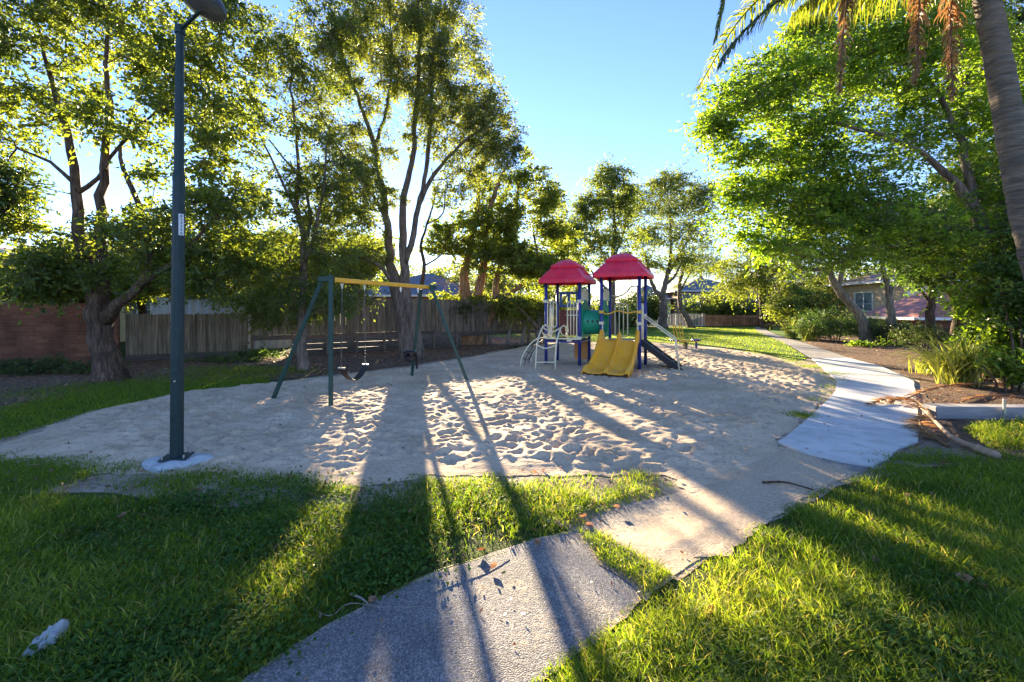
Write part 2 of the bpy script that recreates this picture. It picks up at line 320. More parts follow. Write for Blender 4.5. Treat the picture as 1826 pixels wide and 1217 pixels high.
# ============================================================ GROUND
def poly_edges(poly, step=.12, jit=.03, o=0):
    out = []; n = len(poly)
    for i in range(n):
        a = np.array(poly[i]); b = np.array(poly[(i+1) % n]); k = max(1, min(200, int(np.hypot(*(b-a)) / step)))
        for j in range(k): out.append(a + (b-a) * j / k)
    out = np.array(out); dx = fbm(out[:, 0], out[:, 1], .5, o) - .5; dy = fbm(out[:, 0], out[:, 1], .5, o + 7) - .5
    return out + np.stack([dx, dy], 1) * jit * 4
def sheet(name, poly, z, mat, jit=.03, thick=0, o=0, label=None, cat=None, kind='structure'):
    P = poly_edges(poly, jit=jit, o=o) if jit else np.array(poly); n = len(P)
    V = [(x, y, z) for x, y in P]; mb = MB()
    if thick:
        V += [(x, y, z - thick) for x, y in P]; mb.add(V, [tuple(range(n))] + [(i, i+n, (i+1) % n + n, (i+1) % n) for i in range(n)])
    else: mb.add(V, [tuple(range(n))])
    ob = mb.build(name, mat); tag(ob, label, cat, kind=kind); return ob
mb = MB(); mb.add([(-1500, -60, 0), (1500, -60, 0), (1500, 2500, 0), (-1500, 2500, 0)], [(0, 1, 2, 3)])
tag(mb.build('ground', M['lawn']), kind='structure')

SANDPX = [(-10,806),(30,785),(150,735),(320,700),(480,684),(620,668),(730,655),(840,638),(900,625),(960,612),(1060,612),(1150,611),(1210,617),(1290,622),
 (1360,632),(1420,648),(1480,668),(1503,685),(1485,705),(1455,735),(1425,765),(1395,790),(1400,802),(1450,822),(1510,846),(1440,880),(1400,908),(1340,952),(1270,998),(1205,1022),
 (1150,1000),(1095,978),(1075,962),(1150,948),(1200,928),(1228,900),(1232,876),(1180,850),(1050,850),(900,853),(760,854),(650,874),(540,872),(370,860),(260,850),(150,850),(90,842),(10,832)]
SAND = GP(SANDPX)
FARLAWN = GP([(850,598),(960,609.5),(1060,611),(1150,609),(1290,619),(1360,629),(1418,644),(1440,640),(1396,611),(1366,599),(1348,590),(1346,584.2),(850,584.2)])
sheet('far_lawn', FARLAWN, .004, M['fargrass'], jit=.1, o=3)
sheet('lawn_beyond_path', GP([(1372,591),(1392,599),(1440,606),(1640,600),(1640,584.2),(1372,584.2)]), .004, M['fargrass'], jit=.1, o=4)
sheet('sandy_soil', GP([(-700,778),(0,782),(150,736),(480,684),(900,624),(1150,610),(1290,621),(1420,645),(1445,638),(1520,637),(1650,680),(1662,800),(1620,842),(1500,868),(1420,905),(1205,1036),(1100,985),(1020,945),(900,905),(760,900),(640,915),(420,905),(200,880),(-700,880)]), .0022, M['sandsoil'], jit=.05, o=14)
MULCHB = GP([(-500,775),(0,735),(150,706),(320,690),(480,680),(620,666),(730,653),(840,636),(900,623),(965,609),(960,596),(800,604),(600,620),(430,634),(200,645),(-100,665),(-500,690)])
sheet('mulch_bank', MULCHB, .006, M['mulch'], jit=.05, o=5)
BED = GP([(1430,612),(1500,633),(1520,640),(1576,655),(1640,680),(1648,700),(1646,790),(1605,806),(1575,838),(1700,832),(1830,822),(2300,822),(2500,598),(1600,596),(1450,600)])
sheet('garden_bed', BED, .005, M['mulch'], jit=.03, o=6)
DIRTR = GP([(1574,836),(1608,804),(1650,788),(1648,700),(1668,745),(1720,800),(1780,815),(1740,828),(1640,836)])
sheet('bare_dirt', DIRTR, .011, M['dirt'], jit=.05, o=8)
ASPH = GP([(250,1360),(430,1217),(560,1130),(650,1080),(760,1030),(870,990),(960,962),(1035,945),(1050,928),(1140,902),(1235,876),(1390,800),(1460,818),(1500,832),(1560,840),(1500,855),
 (1430,893),(1340,952),(1200,1028),(1150,1072),(1085,1125),(1000,1190),(900,1290),(830,1360)])
def build_asphalt():
    Lp = smoothpath([(*p, 0) for p in GP([(250,1360),(430,1217),(560,1130),(650,1080),(760,1030),(870,990),(960,962),(1035,940),(1100,908),(1235,872),(1330,830),(1392,798)])], n=20)
    Rp = smoothpath([(*p, 0) for p in GP([(830,1360),(905,1290),(1000,1190),(1085,1125),(1150,1072),(1200,1028),(1340,952),(1430,893),(1500,857),(1545,842),(1575,836),(1585,832)])], n=20)
    def res(P, n):
        P = np.array(P)[:, :2]; d = np.concatenate([[0], np.cumsum(np.hypot(*np.diff(P, axis=0).T))]); t = np.linspace(0, d[-1], n); return np.stack([np.interp(t, d, P[:, 0]), np.interp(t, d, P[:, 1])], 1)
    A, B = res(Lp, 260), res(Rp, 260); u = np.linspace(0, 1, 80)[None, :, None]; Q = A[:, None]*(1-u) + B[:, None]*u; X, Y = Q[..., 0], Q[..., 1]
    e = np.minimum(u[..., 0], 1-u[..., 0]) * np.hypot(*(B-A).T)[:, None]; wob = np.clip(1 - e/.15, 0, 1) * .05
    X = X + (fbm(X, Y, .18, 3) - .5) * wob; Y = Y + (fbm(X, Y, .18, 13) - .5) * wob
    si = inpoly(X, Y, SAND); ds = polydist(X, Y, SAND); dust = np.where(si, 1.0, np.clip(.62 - ds / .5, 0, 1)) + .38 * np.clip(1 - e / .07, 0, 1) + .22*np.clip((fbm(X, Y, .8, 77) - .52)*4, 0, 1)
    Z = .0058 + .0015 * (fbm(X, Y, .5, 12) - .5) + np.where(si, np.clip(ds/.4, 0, 1), 0) * np.clip(e/.25, 0, 1) * (.035*fbm(X, Y, .45, 15) + .012*fbm(X, Y, .11, 19)); idx = np.arange(X.size).reshape(X.shape); f = np.stack([idx[:-1, :-1], idx[:-1, 1:], idx[1:, 1:], idx[1:, :-1]], -1).reshape(-1, 4)
    tag(mesh_obj('asphalt_path', np.stack([X, Y, Z], -1).reshape(-1, 3), [f], M['asphaltdust'], None, dust.ravel(), smooth=True), kind='structure')
build_asphalt()
CONC = GP([(1387,792),(1410,775),(1440,750),(1462,730),(1490,700),(1492,680),(1448,641),(1512,640),(1572,655),(1630,682),(1632,702),(1638,752),(1638,790),(1602,803),(1588,820),(1556,835),(1500,826),(1440,812)])
sheet('concrete_path', CONC, .028, M['concrete'], jit=.006, thick=.05)
mb = MB()
for a_, b_ in (((1461,731),(1637,743)),((1491,690),(1632,697)),((1470,660),(1592,663))):
    p_, q_ = G(*a_), G(*b_); mb.add([(p_.x, p_.y - .006, .0292), (q_.x, q_.y - .006, .0292), (q_.x, q_.y + .006, .0292), (p_.x, p_.y + .006, .0292)], [(0, 1, 2, 3)])
tag(mb.build('concrete_path_joints', M['dirt']), kind='structure')
ASPF = GP([(1447,640.3),(1420,624),(1396,611),(1366,599),(1348,590),(1346,584.2),(1362,584.2),(1370,591),(1392,600),(1450,617),(1515,639)])
sheet('asphalt_path_far', ASPF, .009, M['asphalt'], jit=0)

def build_sand():
    xs = np.arange(-7.6, 9.2, .034); ys = [3.0]
    while ys[-1] < 21.8: ys.append(ys[-1] + max(.022, .0052 * ys[-1]))
    ys = np.array(ys); X, Y = np.meshgrid(xs, ys)
    ins = inpoly(X, Y, SAND); d = polydist(X, Y, SAND); sd = np.where(ins, d, -d) + (fbm(X, Y, .45, 2) - .5) * .28 + (fbm(X, Y, .09, 6) - .5) * .10 - .03
    sd = np.minimum(sd, np.where(inpoly(X, Y, ASPH), -1, 1) * polydist(X, Y, ASPH) + .05 + (fbm(X, Y, .12, 6) - .5) * .05)
    Z = (fbm(X, Y, 2.5, 1) - .5) * .10 + (fbm(X, Y, .5, 5, 3) - .5) * .035 + (fbm(X, Y, .13, 9, 3) - .5) * .034
    r = np.random.default_rng(5); prints = np.zeros_like(Z)
    for _ in range(9500):
        px = r.uniform(-6.5, 8.5); py = 3.4 + 14 * r.random() ** 1.2; a = r.uniform(0, 6.28); l = r.uniform(.06, .13); w = l * r.uniform(.35, .8); dp = r.uniform(.007, .028)
        if vn(px, py, 2.2, 31) < .25: dp *= .3
        i0, i1 = np.searchsorted(xs, [px-.4, px+.4]); j0, j1 = np.searchsorted(ys, [py-.4, py+.4])
        if i1 <= i0 or j1 <= j0: continue
        dx = X[j0:j1, i0:i1]-px; dy = Y[j0:j1, i0:i1]-py; u = (dx*math.cos(a)+dy*math.sin(a))/l; v_ = (-dx*math.sin(a)+dy*math.cos(a))/w
        q = u*u+v_*v_; prints[j0:j1, i0:i1] += dp * (-np.exp(-q*1.2) * 1.3 + .55*np.exp(-(np.sqrt(q)-1.5)**2*4))
    Z += np.clip(prints, -.07, .05) * 1.0
    flat = 1.0 * ((X > 1.2) & (Y < 4.6))          # the spill over the path is trodden flat
    flat = np.clip((X - 1.0) * 1.2, 0, 1) * np.clip((5.0 - Y) * 1.5, 0, 1)
    Z *= (1 - .8 * flat)
    t = np.clip(sd / .5, 0, 1)**1.2; Z = .0088 + (Z + .055 * (1 - .75 * flat)) * t
    keep = sd > 0; anyk = keep[:-1, :-1] | keep[:-1, 1:] | keep[1:, 1:] | keep[1:, :-1]
    gy_, gx_ = np.gradient(sd, ys, xs); g2 = gx_**2 + gy_**2 + .05; mv = np.where(sd < 0, np.clip(-sd, 0, .12), 0); X0 = X + gx_*mv/g2; Y0 = Y + gy_*mv/g2
    idx = np.arange(X.size).reshape(X.shape)
    f = np.stack([idx[:-1, :-1], idx[:-1, 1:], idx[1:, 1:], idx[1:, :-1]], -1)
    ok = anyk
    f = f[ok]; used = np.unique(f); mp = np.zeros(X.size, int); mp[used] = np.arange(len(used))
    V = np.stack([X0, Y0, np.maximum(Z, .0082 + .0006*np.clip(sd/.3, 0, 1))], -1).reshape(-1, 3)[used]
    return tag(mesh_obj('sand_pit', V, [mp[f]], M['sand'], smooth=True), kind='structure')
build_sand()

# ------------------------------------------------------------ grass
def blade_mesh(name, B, hgt, wid, lean, mat, vcol, label, cat, kind='stuff', parent=None, az=None, la=None):
    n = len(B); az = rng.uniform(0, 2*np.pi, n) if az is None else az
    la = rng.uniform(0, 2*np.pi, n) if la is None else la
    sx, sy = np.cos(az), np.sin(az); lx, ly = np.cos(la)*lean, np.sin(la)*lean
    V = np.zeros((n, 7, 3))
    for k, (t, w) in enumerate([(0, .8), (.4, 1), (.75, .7)]):
        cx = B[:, 0] + lx*hgt*t*t; cy = B[:, 1] + ly*hgt*t*t; cz = B[:, 2] + hgt*(t - .25*lean*t*t)
        V[:, 2*k] = np.stack([cx - sx*wid*w/2, cy - sy*wid*w/2, cz], 1); V[:, 2*k+1] = np.stack([cx + sx*wid*w/2, cy + sy*wid*w/2, cz], 1)
    V[:, 6] = np.stack([B[:, 0] + lx*hgt, B[:, 1] + ly*hgt, B[:, 2] + hgt*(1-.3*lean)], 1)
    b = (np.arange(n) * 7)[:, None]
    q = np.concatenate([b + [0, 1, 3, 2], b + [2, 3, 5, 4]]); t3 = b + [4, 5, 6]
    ob = mesh_obj(name, V.reshape(-1, 3), [q, t3], mat, parent, np.repeat(vcol, 7))
    if label: tag(ob, label, cat, kind=kind)
    return ob
def scatter(poly, dens, ymin=1.5, dmax=None):
    P = np.array(poly); x0, y0 = P.min(0); x1, y1 = P.max(0); y0 = max(y0, ymin)
    dm = dmax or dens(np.array([y0]))[0]; n = int((x1-x0)*(y1-y0)*dm)
    x = rng.uniform(x0, x1, n); y = rng.uniform(y0, y1, n); k = rng.random(n) < dens(y)/dm
    k &= np.abs(x) < y * 1.3 + 2.6
    x, y = x[k], y[k]; i = inpoly(x, y, poly); return x[i], y[i]
GL = GP([(-700,800),(0,806),(120,800),(260,815),(370,835),(530,845),(640,850),(700,845),(740,838),(900,840),(1000,842),(1100,838),(1185,840),(1250,862),(1190,884),(1120,900),(1060,920),(1034,950),(960,966),(870,992),(760,1032),
 (650,1083),(560,1133),(430,1222),(250,1360),(-700,1360)])
GR = GP([(1480,856),(1550,836),(1650,836),(1826,826),(2300,826),(2300,1360),(800,1350),(890,1265),(982,1190),(1072,1120),(1140,1065),(1190,1022),(1325,944),(1415,890)])
GS = GP([(1028,950),(1075,955),(1130,985),(1205,1028),(1150,1076),(1130,1045),(1070,1005)])
sheet('soil_strip', GS, .0105, M['sandsoil'], jit=.07, o=21)
GP2 = GP([(1715,768),(1740,757),(1830,753),(2100,753),(2100,808),(1850,808),(1760,800)])
def grass_set(name, label, poly, dens, hmul=1.0, thr=.0, edge=.15, thin=True):
    x, y = scatter(poly, dens)
    n1 = fbm(x, y, .9, 41); n2 = fbm(x, y, .25, 43, 3); k = rng.random(len(x)) < np.clip((n1 + n2*.7 - .45 + thr) * 4, .12, 1)
    x, y, n1, n2 = x[k], y[k], n1[k], n2[k]
    si = inpoly(x, y, SAND); ds = np.where(si, -1, 1) * polydist(x, y, SAND) + (fbm(x, y, .7, 61) - .5) * 1.5 * np.clip(1 - x*.35, .6, 1.2) + (n2 - .5)*.7 - .12*(x < -1); k = (rng.random(len(x)) < np.clip(ds / .6 + .1, .012, 1)) | (not thin)
    x, y, n1, n2, ds = x[k], y[k], n1[k], n2[k], ds[k]; e = np.clip(polydist(x, y, poly) / edge, .35, 1) * (np.clip(.45 + ds, .35, 1) if thin else 1)
    h = (.038 + .095 * rng.random(len(x)) ** 1.4) * (0.5 + n1*.9 + n2*.4) * e * hmul; w = rng.uniform(.0024, .0055, len(x)) * (1 + .12*y)
    v = np.clip(.32 + (n1-.5)*.9 + (fbm(x, y, 3, 50)-.5)*.5 + rng.normal(0, .14, len(x)), 0, .85); dead = rng.random(len(x)) < .09; v[dead] = rng.uniform(.85, 1, dead.sum())
    B = np.stack([x, y, np.full(len(x), -.004)], 1)
    return blade_mesh(name, B, h, w, rng.uniform(.2, 1.25, len(x)), M['grass'], v, label, 'grass')
near = lambda d, p=1.6: (lambda y: d * np.minimum(1, (2.2 / np.maximum(y, .1)) ** p))
grass_set('grass', 'long green grass of the lawn in front of the lamp post', GL, near(14000), .82)
grass_set('grass', 'bright green grass right of the asphalt path', GR, near(12500), .95, thr=.12)
grass_set('grass', 'thin grass strip across the asphalt path', GS, near(15000), .6, thr=.3, edge=.02, thin=False)
grass_set('grass', 'bright tuft of lawn beside the timber sleeper', GP2, near(9000, 1.2), 1.3, thr=.3)
GST = GP([(-400,800),(0,788),(150,740),(320,704),(480,688),(480,673),(300,684),(150,700),(0,728),(-400,745)])
x, y = scatter(GST, lambda y: 1500 + 0*y)
blade_mesh('grass', np.stack([x, y, 0*x], 1), rng.uniform(.03, .09, len(x)), rng.uniform(.006, .012, len(x)), rng.uniform(.3, 1.2, len(x)), M['grass'], rng.uniform(.1, .7, len(x)), 'narrow green verge of grass along the back of the sand pit', 'grass')
x, y = scatter(FARLAWN, lambda y: 150 + 0*y, ymin=14)
blade_mesh('grass', np.stack([x, y, 0*x], 1), rng.uniform(.02, .06, len(x)), rng.uniform(.012, .03, len(x)), rng.uniform(.3, 1.3, len(x)), M['grass'], rng.uniform(.2, .75, len(x)), 'short mown lawn beyond the playground', 'grass')
# weeds creeping into the sand and path edges
def sprigs(name, label, pts, rad, n, h):
    bx = []
    for (a, b), r_, m in zip(pts, rad, n):
        g = G(a, b); q = rng.normal(0, r_ / 2, (m, 2)) * [1, .7]; bx.append(np.stack([g.x + q[:, 0], g.y + q[:, 1], np.full(m, .012)], 1))
    B = np.concatenate(bx); m = len(B)
    return blade_mesh(name, B, rng.uniform(.3, 1, m) * h, rng.uniform(.004, .008, m), rng.uniform(.3, 1.2, m), M['grass'], rng.uniform(.05, .65, m), label, 'grass')
sprigs('grass', 'sparse weedy grass growing through the sand by the lamp post', [(170,808),(210,800),(130,820),(90,842),(40,860),(-30,850),(340,808),(380,850),(30,830),(235,835),(300,862),(440,866),(520,862),(560,878),(610,880)], [.35,.3,.35,.5,.6,.6,.2,.4,.4,.3,.5,.4,.3,.2,.2], [700,500,900,1500,1800,1500,260,800,1000,500,1100,900,600,400,400], .06)
sprigs('grass', 'patchy grass between the sand and the concrete path', [(1450,690),(1470,680),(1430,700),(1435,745),(1420,740),(1483,668),(1455,715),(1445,655),(1390,645),(1330,630)], [.5,.5,.5,.25,.3,.5,.3,.6,.8,.8], [500,500,400,300,300,500,150,700,700,500], .07)
sprigs('grass', 'shaded grass fringing the bare dirt beside the concrete path', [(1620,822),(1680,822),(1740,828),(1600,835),(1800,820),(1660,806)], [.3,.4,.4,.2,.4,.2], [500,700,700,300,700,120], .06)
sprigs('grass', 'patchy grass growing through the leaf litter below the grey fence', [(420,668),(340,678),(260,690),(460,660),(120,702),(200,690),(380,660),(520,664)], [1.6,1.6,1.5,1.2,1.5,1.4,1.2,1.0], [2600,2600,2200,1400,1800,1800,1300,700], .09)
# clover and broad-leafed weeds
def clover(label, centers, r_, n, size=.009):
    V = []; Fc = []; vv = []; cs = []
    for (a, b), rr_, m in zip(centers, r_, n):
        g = G(a, b); q = rng.normal(0, rr_ / 2, (m, 2)) * [1, .75]; cs.append(np.stack([g.x+q[:, 0], g.y+q[:, 1], .02 + .06*rng.random(m)], 1))
    c = np.concatenate(cs); m = len(c); s = size * rng.uniform(.6, 1.4, m); Vs = []
    tilt = rng.normal(0, .45, (m, 2)); a0 = rng.uniform(0, 6.28, m)
    for k in range(6):
        a = a0 + k * np.pi / 3; rr2 = s * (1 if k % 3 else 1.25); dx, dy = rr2*np.cos(a), rr2*np.sin(a)
        Vs.append(c + np.stack([dx, dy, dx*tilt[:, 0] + dy*tilt[:, 1]], 1))
    V = np.stack(Vs, 1).reshape(-1, 3); f = (np.arange(m)*6)[:, None] + np.arange(6)
    return tag(mesh_obj('clover', V, [f], M['clover'], None, np.repeat(rng.random(m), 6)), label, 'ground cover', kind='stuff')
clover('low clover and small-leafed weeds in the shaded lawn', [(400,930),(460,900),(560,900),(640,930),(700,960),(300,960),(250,1180),(350,1160),(430,1120),(180,1190),(470,960),(420,1000),(340,900),(620,1000),(700,1010),(900,890),(650,1040),(60,1080),(240,1040),(160,1000)],
 [.9,.8,.6,.5,.5,.8,.45,.45,.4,.4,.3,.3,.25,.4,.35,.5,.25,.5,.5,.6], [900,900,900,800,700,600,1600,1400,700,1100,700,600,500,500,500,450,350,400,500,500])
clover('broad-leafed weeds mixed in the sunny lawn right of the path', [(1560,1140),(1480,1120),(1700,1180),(1300,1190),(1640,1000),(1750,1060)], [.4,.35,.3,.3,.5,.5], [700,600,450,350,300,300])
# leaf litter
def litter(label, poly, n, s=.03, z=.02, ymin=2):
    P = np.array(poly); x = rng.uniform(P[:, 0].min(), P[:, 0].max(), n*3); y = rng.uniform(P[:, 1].min(), P[:, 1].max(), n*3)
    k = inpoly(x, y, poly); x, y = x[k][:n], y[k][:n]; m = len(x); ss = s * rng.uniform(.5, 1.5, m)
    a = rng.uniform(0, 6.28, m); d = np.stack([np.cos(a), np.sin(a), rng.normal(0, .35, m)], 1)*ss[:, None]; e = np.stack([-np.sin(a), np.cos(a), rng.normal(0, .5, m)], 1)*ss[:, None]*.4
    c = np.stack([x, y, z + .015*rng.random(m)], 1)
    V = np.stack([c-d, c+e, c+d, c-e], 1).reshape(-1, 3)
    return tag(mesh_obj('leaf_litter', V, [(np.arange(m)*4)[:, None] + np.arange(4)], M['dry'], None, np.repeat(rng.random(m), 4)), label, 'leaf litter', kind='stuff')
litter('brown leaf litter on the mulch below the paling fence', MULCHB, 9000, .035)
litter('brown leaf litter and twigs on the garden bed right of the path', [p for p in BED], 7000, .04)
litter('scattered specks of leaf debris on the sand', GP([(-40,830),(480,690),(960,640),(1450,690),(1390,800),(1230,860),(540,865)]), 900, .018, z=.06)
litter('leaf scraps on the pale concrete path', CONC, 130, .02, z=.032)
litter('leaf crumbs on the asphalt path', ASPH, 160, .012, z=.012)
litter('thin leaf litter through the front lawn', GL, 500, .025, z=.03)

# ============================================================ LAMP POST
base = G(315, 828)
lamp = empty('street_lamp', base, 'tall dark green lamp post with a number sticker at the edge of the sand', 'street lamp')
mb = MB(); n = 30
for k in range(1):
    rows = []
    for rr, z in ((1.0, -.02), (1.0, .035), (.93, .06), (.5, .07)):
        rows.append([base + Vector((rr*.29*math.cos(t)*(1+.18*math.sin(2*t+1)+.1*math.sin(5*t)+.05*math.sin(9*t)), rr*.25*math.sin(t)*(1+.15*math.sin(3*t)), z + .008*math.sin(4*t))) for t in [6.283*i/n for i in range(n)]])
    mb.grid(rows, closed=True); mb.add(rows[-1], [tuple(range(n))])
mb.build('footing', M['footing'], lamp, smooth=True)
mb = MB(); mb.box(base + Vector((0, 0, .078)), (.25, .25, .016), rot=.3); mb.build('base_plate', M['pole'], lamp, bevel=.003)
for sx in (-1, 1):
    for sy in (-1, 1):
        p = base + Matrix.Rotation(.3, 3, 'Z') @ Vector((sx*.095, sy*.095, .085)); mb = MB(); mb.tube([p, p + Vector((0, 0, .035))], .011, 6); mb.build('bolt', M['steel'], lamp)
def oct_tube(pts, rs, n=8):
    mb = MB(); mb.tube(pts, rs, n); return mb
tp = lambda z: base + Vector((.035 * (z/4.5), 0, z))
oct_tube([tp(.08), tp(1.5), tp(3.05)], [.064, .062, .058], 10).build('lower_pole', M['pole'], lamp, bevel=.004)
mb = oct_tube([tp(3.0), tp(3.03), tp(3.07), tp(3.1), tp(4.57)], [.061, .061, .055, .048, .038], 10); mb.build('upper_pole', M['pole'], lamp, bevel=.003)
mb = MB(); mb.tube([tp(4.55), tp(4.64)], .05, 10); mb.build('pole_cap', M['pole'], lamp, bevel=.004)
mb = MB(); q = tp(1.05); mb.box(q + Vector((.02, -.06, 0)), (.055, .02, .16)); mb.build('access_cover', M['pole'], lamp, bevel=.004)
mb = MB(); mb.tube([q + Vector((.03, -.075, -.16)), q + Vector((.03, -.085, -.16))], .009, 8); mb.build('screw', M['steel'], lamp)
# arm and head reaching up and to the right
hc = W(364, 12, 4.62); a0 = tp(4.60)
mb = MB(); mb.tube(smoothpath([a0, a0.lerp(hc, .35) + Vector((0, 0, -.01)), hc + Vector((-.03, 0, -.035))], n=5), .019, 8); mb.build('arm', M['pole'], lamp, smooth=True)
prof = [(.0, .12), (.09, .115), (.16, .09), (.195, .045), (.205, .0), (.20, -.012)]
mb = MB(); n = 32; tiltM = Matrix.Rotation(.22, 3, 'Y') @ Matrix.Rotation(-.25, 3, 'X')
rows = [[hc + tiltM @ Vector((r_*math.cos(t), r_*.92*math.sin(t), z)) for t in [6.283*i/n for i in range(n)]] for r_, z in prof]
mb.grid(rows, closed=True); mb.build('lamp_head', M['headgrey'], lamp, smooth=True)
mb = MB(); rows = [[hc + tiltM @ Vector((r_*math.cos(t), r_*.92*math.sin(t), z)) for t in [6.283*i/n for i in range(n)]] for r_, z in [(.198, -.010), (.165, -.03), (.09, -.045), (.001, -.05)]]
mb.grid(rows, closed=True); mb.build('lens', M['lens'], lamp, smooth=True)
# sticker facing the camera
sc_ = W(321.5, 402, base.y); ang = math.atan2(-(sc_.x), sc_.y)
dirc = Vector((-sc_.x, -sc_.y, 0)).normalized(); rightv = Vector((-dirc.y, dirc.x, 0)); ctr = tp(sc_.z) ; sp = ctr + dirc*.0715 + rightv*.028
dirs = (dirc*.93 + rightv*.37).normalized(); rs_ = Vector((-dirs.y, dirs.x, 0)); sp = Vector((ctr.x, ctr.y, sc_.z)) + dirs*.0625
mb = MB(); Ms = Matrix((rs_, dirs, Vector((0, 0, 1)))).transposed(); mb.box(sp, (.048, .004, .225), M=Ms); st = mb.build('sticker', M['sticker'], lamp)
for k, ch in enumerate('854366'):
    cu = bpy.data.curves.new('digit', 'FONT'); cu.body = ch; cu.size = .046; cu.extrude = .0006; cu.align_x = 'CENTER'; cu.align_y = 'CENTER'
    cu.materials.append(M['ink']); o = bpy.data.objects.new('digit', cu); C.objects.link(o); o.parent = st
    loc = sp + dirs*.0035 + Vector((0, 0, .0885 - k*.0355)) - ORG[st.name]
    bpy.context.view_layer.update(); me_ = bpy.data.meshes.new_from_object(o.evaluated_get(bpy.context.evaluated_depsgraph_get())); bpy.data.objects.remove(o)
    o = bpy.data.objects.new('digit', me_); C.objects.link(o); o.parent = st
    o.matrix_local = Matrix.Translation(loc) @ Matrix((rs_, Vector((0, 0, 1)), dirs)).transposed().to_4x4() @ Matrix.Diagonal((1.0, .82, 1, 1))

# ============================================================ SWINGS
bl, br_ = Vector((-3.12, 7.7, 2.14)), Vector((-1.86, 10.2, 2.12)); bd = (br_ - bl).normalized()
swing = empty('swing_set', (bl + br_) / 2 - Vector((0, 0, 2.13)), 'dark green steel swing frame with a yellow top beam on the sand', 'swing set')
for top, foot in ((W(590, 491, 7.52), G(590, 732)), (W(577, 494, 7.85), G(480, 717)), (W(768, 509, 10.1), G(838, 683)), (W(751, 516, 10.4), G(733, 675))):
    mb = MB(); mb.tube([foot - Vector((0, 0, .12)), top], .046, 4); mb.build('leg', M['green_metal'], swing, bevel=.012)
for e, s_ in ((bl, -1), (br_, 1)):
    mb = MB(); mb.box(e + bd*s_*.03, (.30, .10, .09), M=Matrix((Vector((-bd.y, bd.x, 0)), bd, Vector((0, 0, 1)))).transposed()); mb.build('end_bracket', M['green_metal'], swing, bevel=.012)
mb = MB(); mb.tube([bl + bd*.06, br_ - bd*.03], .056, 4); mb.build('beam', M['yellow'], swing, bevel=.012)
bp_ = lambda t: bl.lerp(br_, t)
def chain(mb, a, b):
    L_ = (b - a).length; k = int(L_ / .05); d = (b - a).normalized(); s1 = d.orthogonal().normalized(); s2 = d.cross(s1)
    for i in range(k):
        c = a.lerp(b, (i + .5) / k); s = s1 if i % 2 else s2
        mb.tube([c - d*.03 + s*.009, c + d*.03 + s*.009], .0035, 4); mb.tube([c - d*.03 - s*.009, c + d*.03 - s*.009], .0035, 4)
        mb.tube([c - d*.03 - s*.01, c - d*.03 + s*.01], .0035, 4)
for t in (.11, .30, .66, .86):
    mb = MB(); p = bp_(t) - Vector((0, 0, .055)); mb.box(p - Vector((0, 0, .02)), (.04, .05, .05)); mb.tube([p - Vector((0, 0, .04)), p - Vector((0, 0, .09))], .014, 8); mb.build('hanger', M['steel'], swing)
a, b = bp_(.11) - Vector((0, 0, .14)), bp_(.30) - Vector((0, 0, .14)); mid = (a + b) / 2
bs = empty('belt_swing', (mid.x, mid.y, .35), 'black rubber belt swing seat sagging on two long chains', 'swing')
sa, sb = Vector((a.x, a.y, .60)) - bd*.02, Vector((b.x, b.y, .60)) + bd*.02
for u, w_ in ((a, sa), (b, sb)): mb = MB(); chain(mb, u, w_); mb.build('chain', M['chain'], bs)
pth = [sa.lerp(sb, t) + Vector((0, 0, -.25*math.sin(math.pi*t)**.8)) for t in [i/14 for i in range(15)]]; nrm = Vector((-bd.y, bd.x, 0))
mb = MB(); rows = []
for p in pth: rows.append([p + nrm*.075, p + nrm*.075 + Vector((0, 0, .012)), p - nrm*.075 + Vector((0, 0, .012)), p - nrm*.075])
mb.grid(rows, closed=True); mb.build('belt_seat', M['rubber'], bs, smooth=False, bevel=.004)
for s_ in (sa, sb): mb = MB(); mb.box(s_, (.03, .16, .03), M=Matrix((bd, nrm, Vector((0, 0, 1)))).transposed()); mb.build('end_clip', M['steel'], bs, bevel=.004)
a, b = bp_(.66) - Vector((0, 0, .14)), bp_(.86) - Vector((0, 0, .14)); mid = (a + b) / 2
ts = empty('toddler_swing', (mid.x, mid.y, .4), 'black toddler harness swing seat twisted on its chains', 'swing')
ring_c = Vector((mid.x, mid.y, .72)); td = (bd*.6 + nrm*.8).normalized(); tn = Vector((-td.y, td.x, 0))
for u, s_ in ((a, -1), (b, 1)): mb = MB(); chain(mb, u, ring_c + td*s_*.17 + Vector((0, 0, .06))); mb.build('chain', M['chain'], ts)
mb = MB(); pts = [ring_c + td*.18*math.cos(t) + tn*.12*math.sin(t) for t in [6.283*i/20 for i in range(21)]]; mb.tube(pts, .026, 8, caps=False); mb.build('rim', M['rubber'], ts, smooth=True)
mb = MB(); rows = [[ring_c + td*(.17*k)*math.cos(t) + tn*(.115*k)*math.sin(t) + Vector((0, 0, z)) for t in [6.283*i/20 for i in range(20)]] for k, z in ((1, 0), (.98, -.08), (.85, -.17), (.4, -.2), (.01, -.2))]
mb.grid(rows[1:], closed=True)
for t0 in (0, math.pi/2, math.pi, 4.71): mb.grid([[ring_c + td*.175*math.cos(t0+q) + tn*.118*math.sin(t0+q) + Vector((0, 0, z)) for q in (-.35, 0, .35)] for z in (0, -.09)])
mb.build('bucket', M['rubber'], ts, smooth=True, solid=.012)
mb = MB(); rows = []
for z, o_ in ((.03, .13), (-.1, .15), (-.25, .16), (-.36, .15)): rows.append([ring_c + td*(x) + tn*(-o_) + Vector((0, 0, z)) for x in (-.06, 0, .06)])
mb.grid(rows); mb.build('back_strap', M['rubber'], ts, solid=.02)
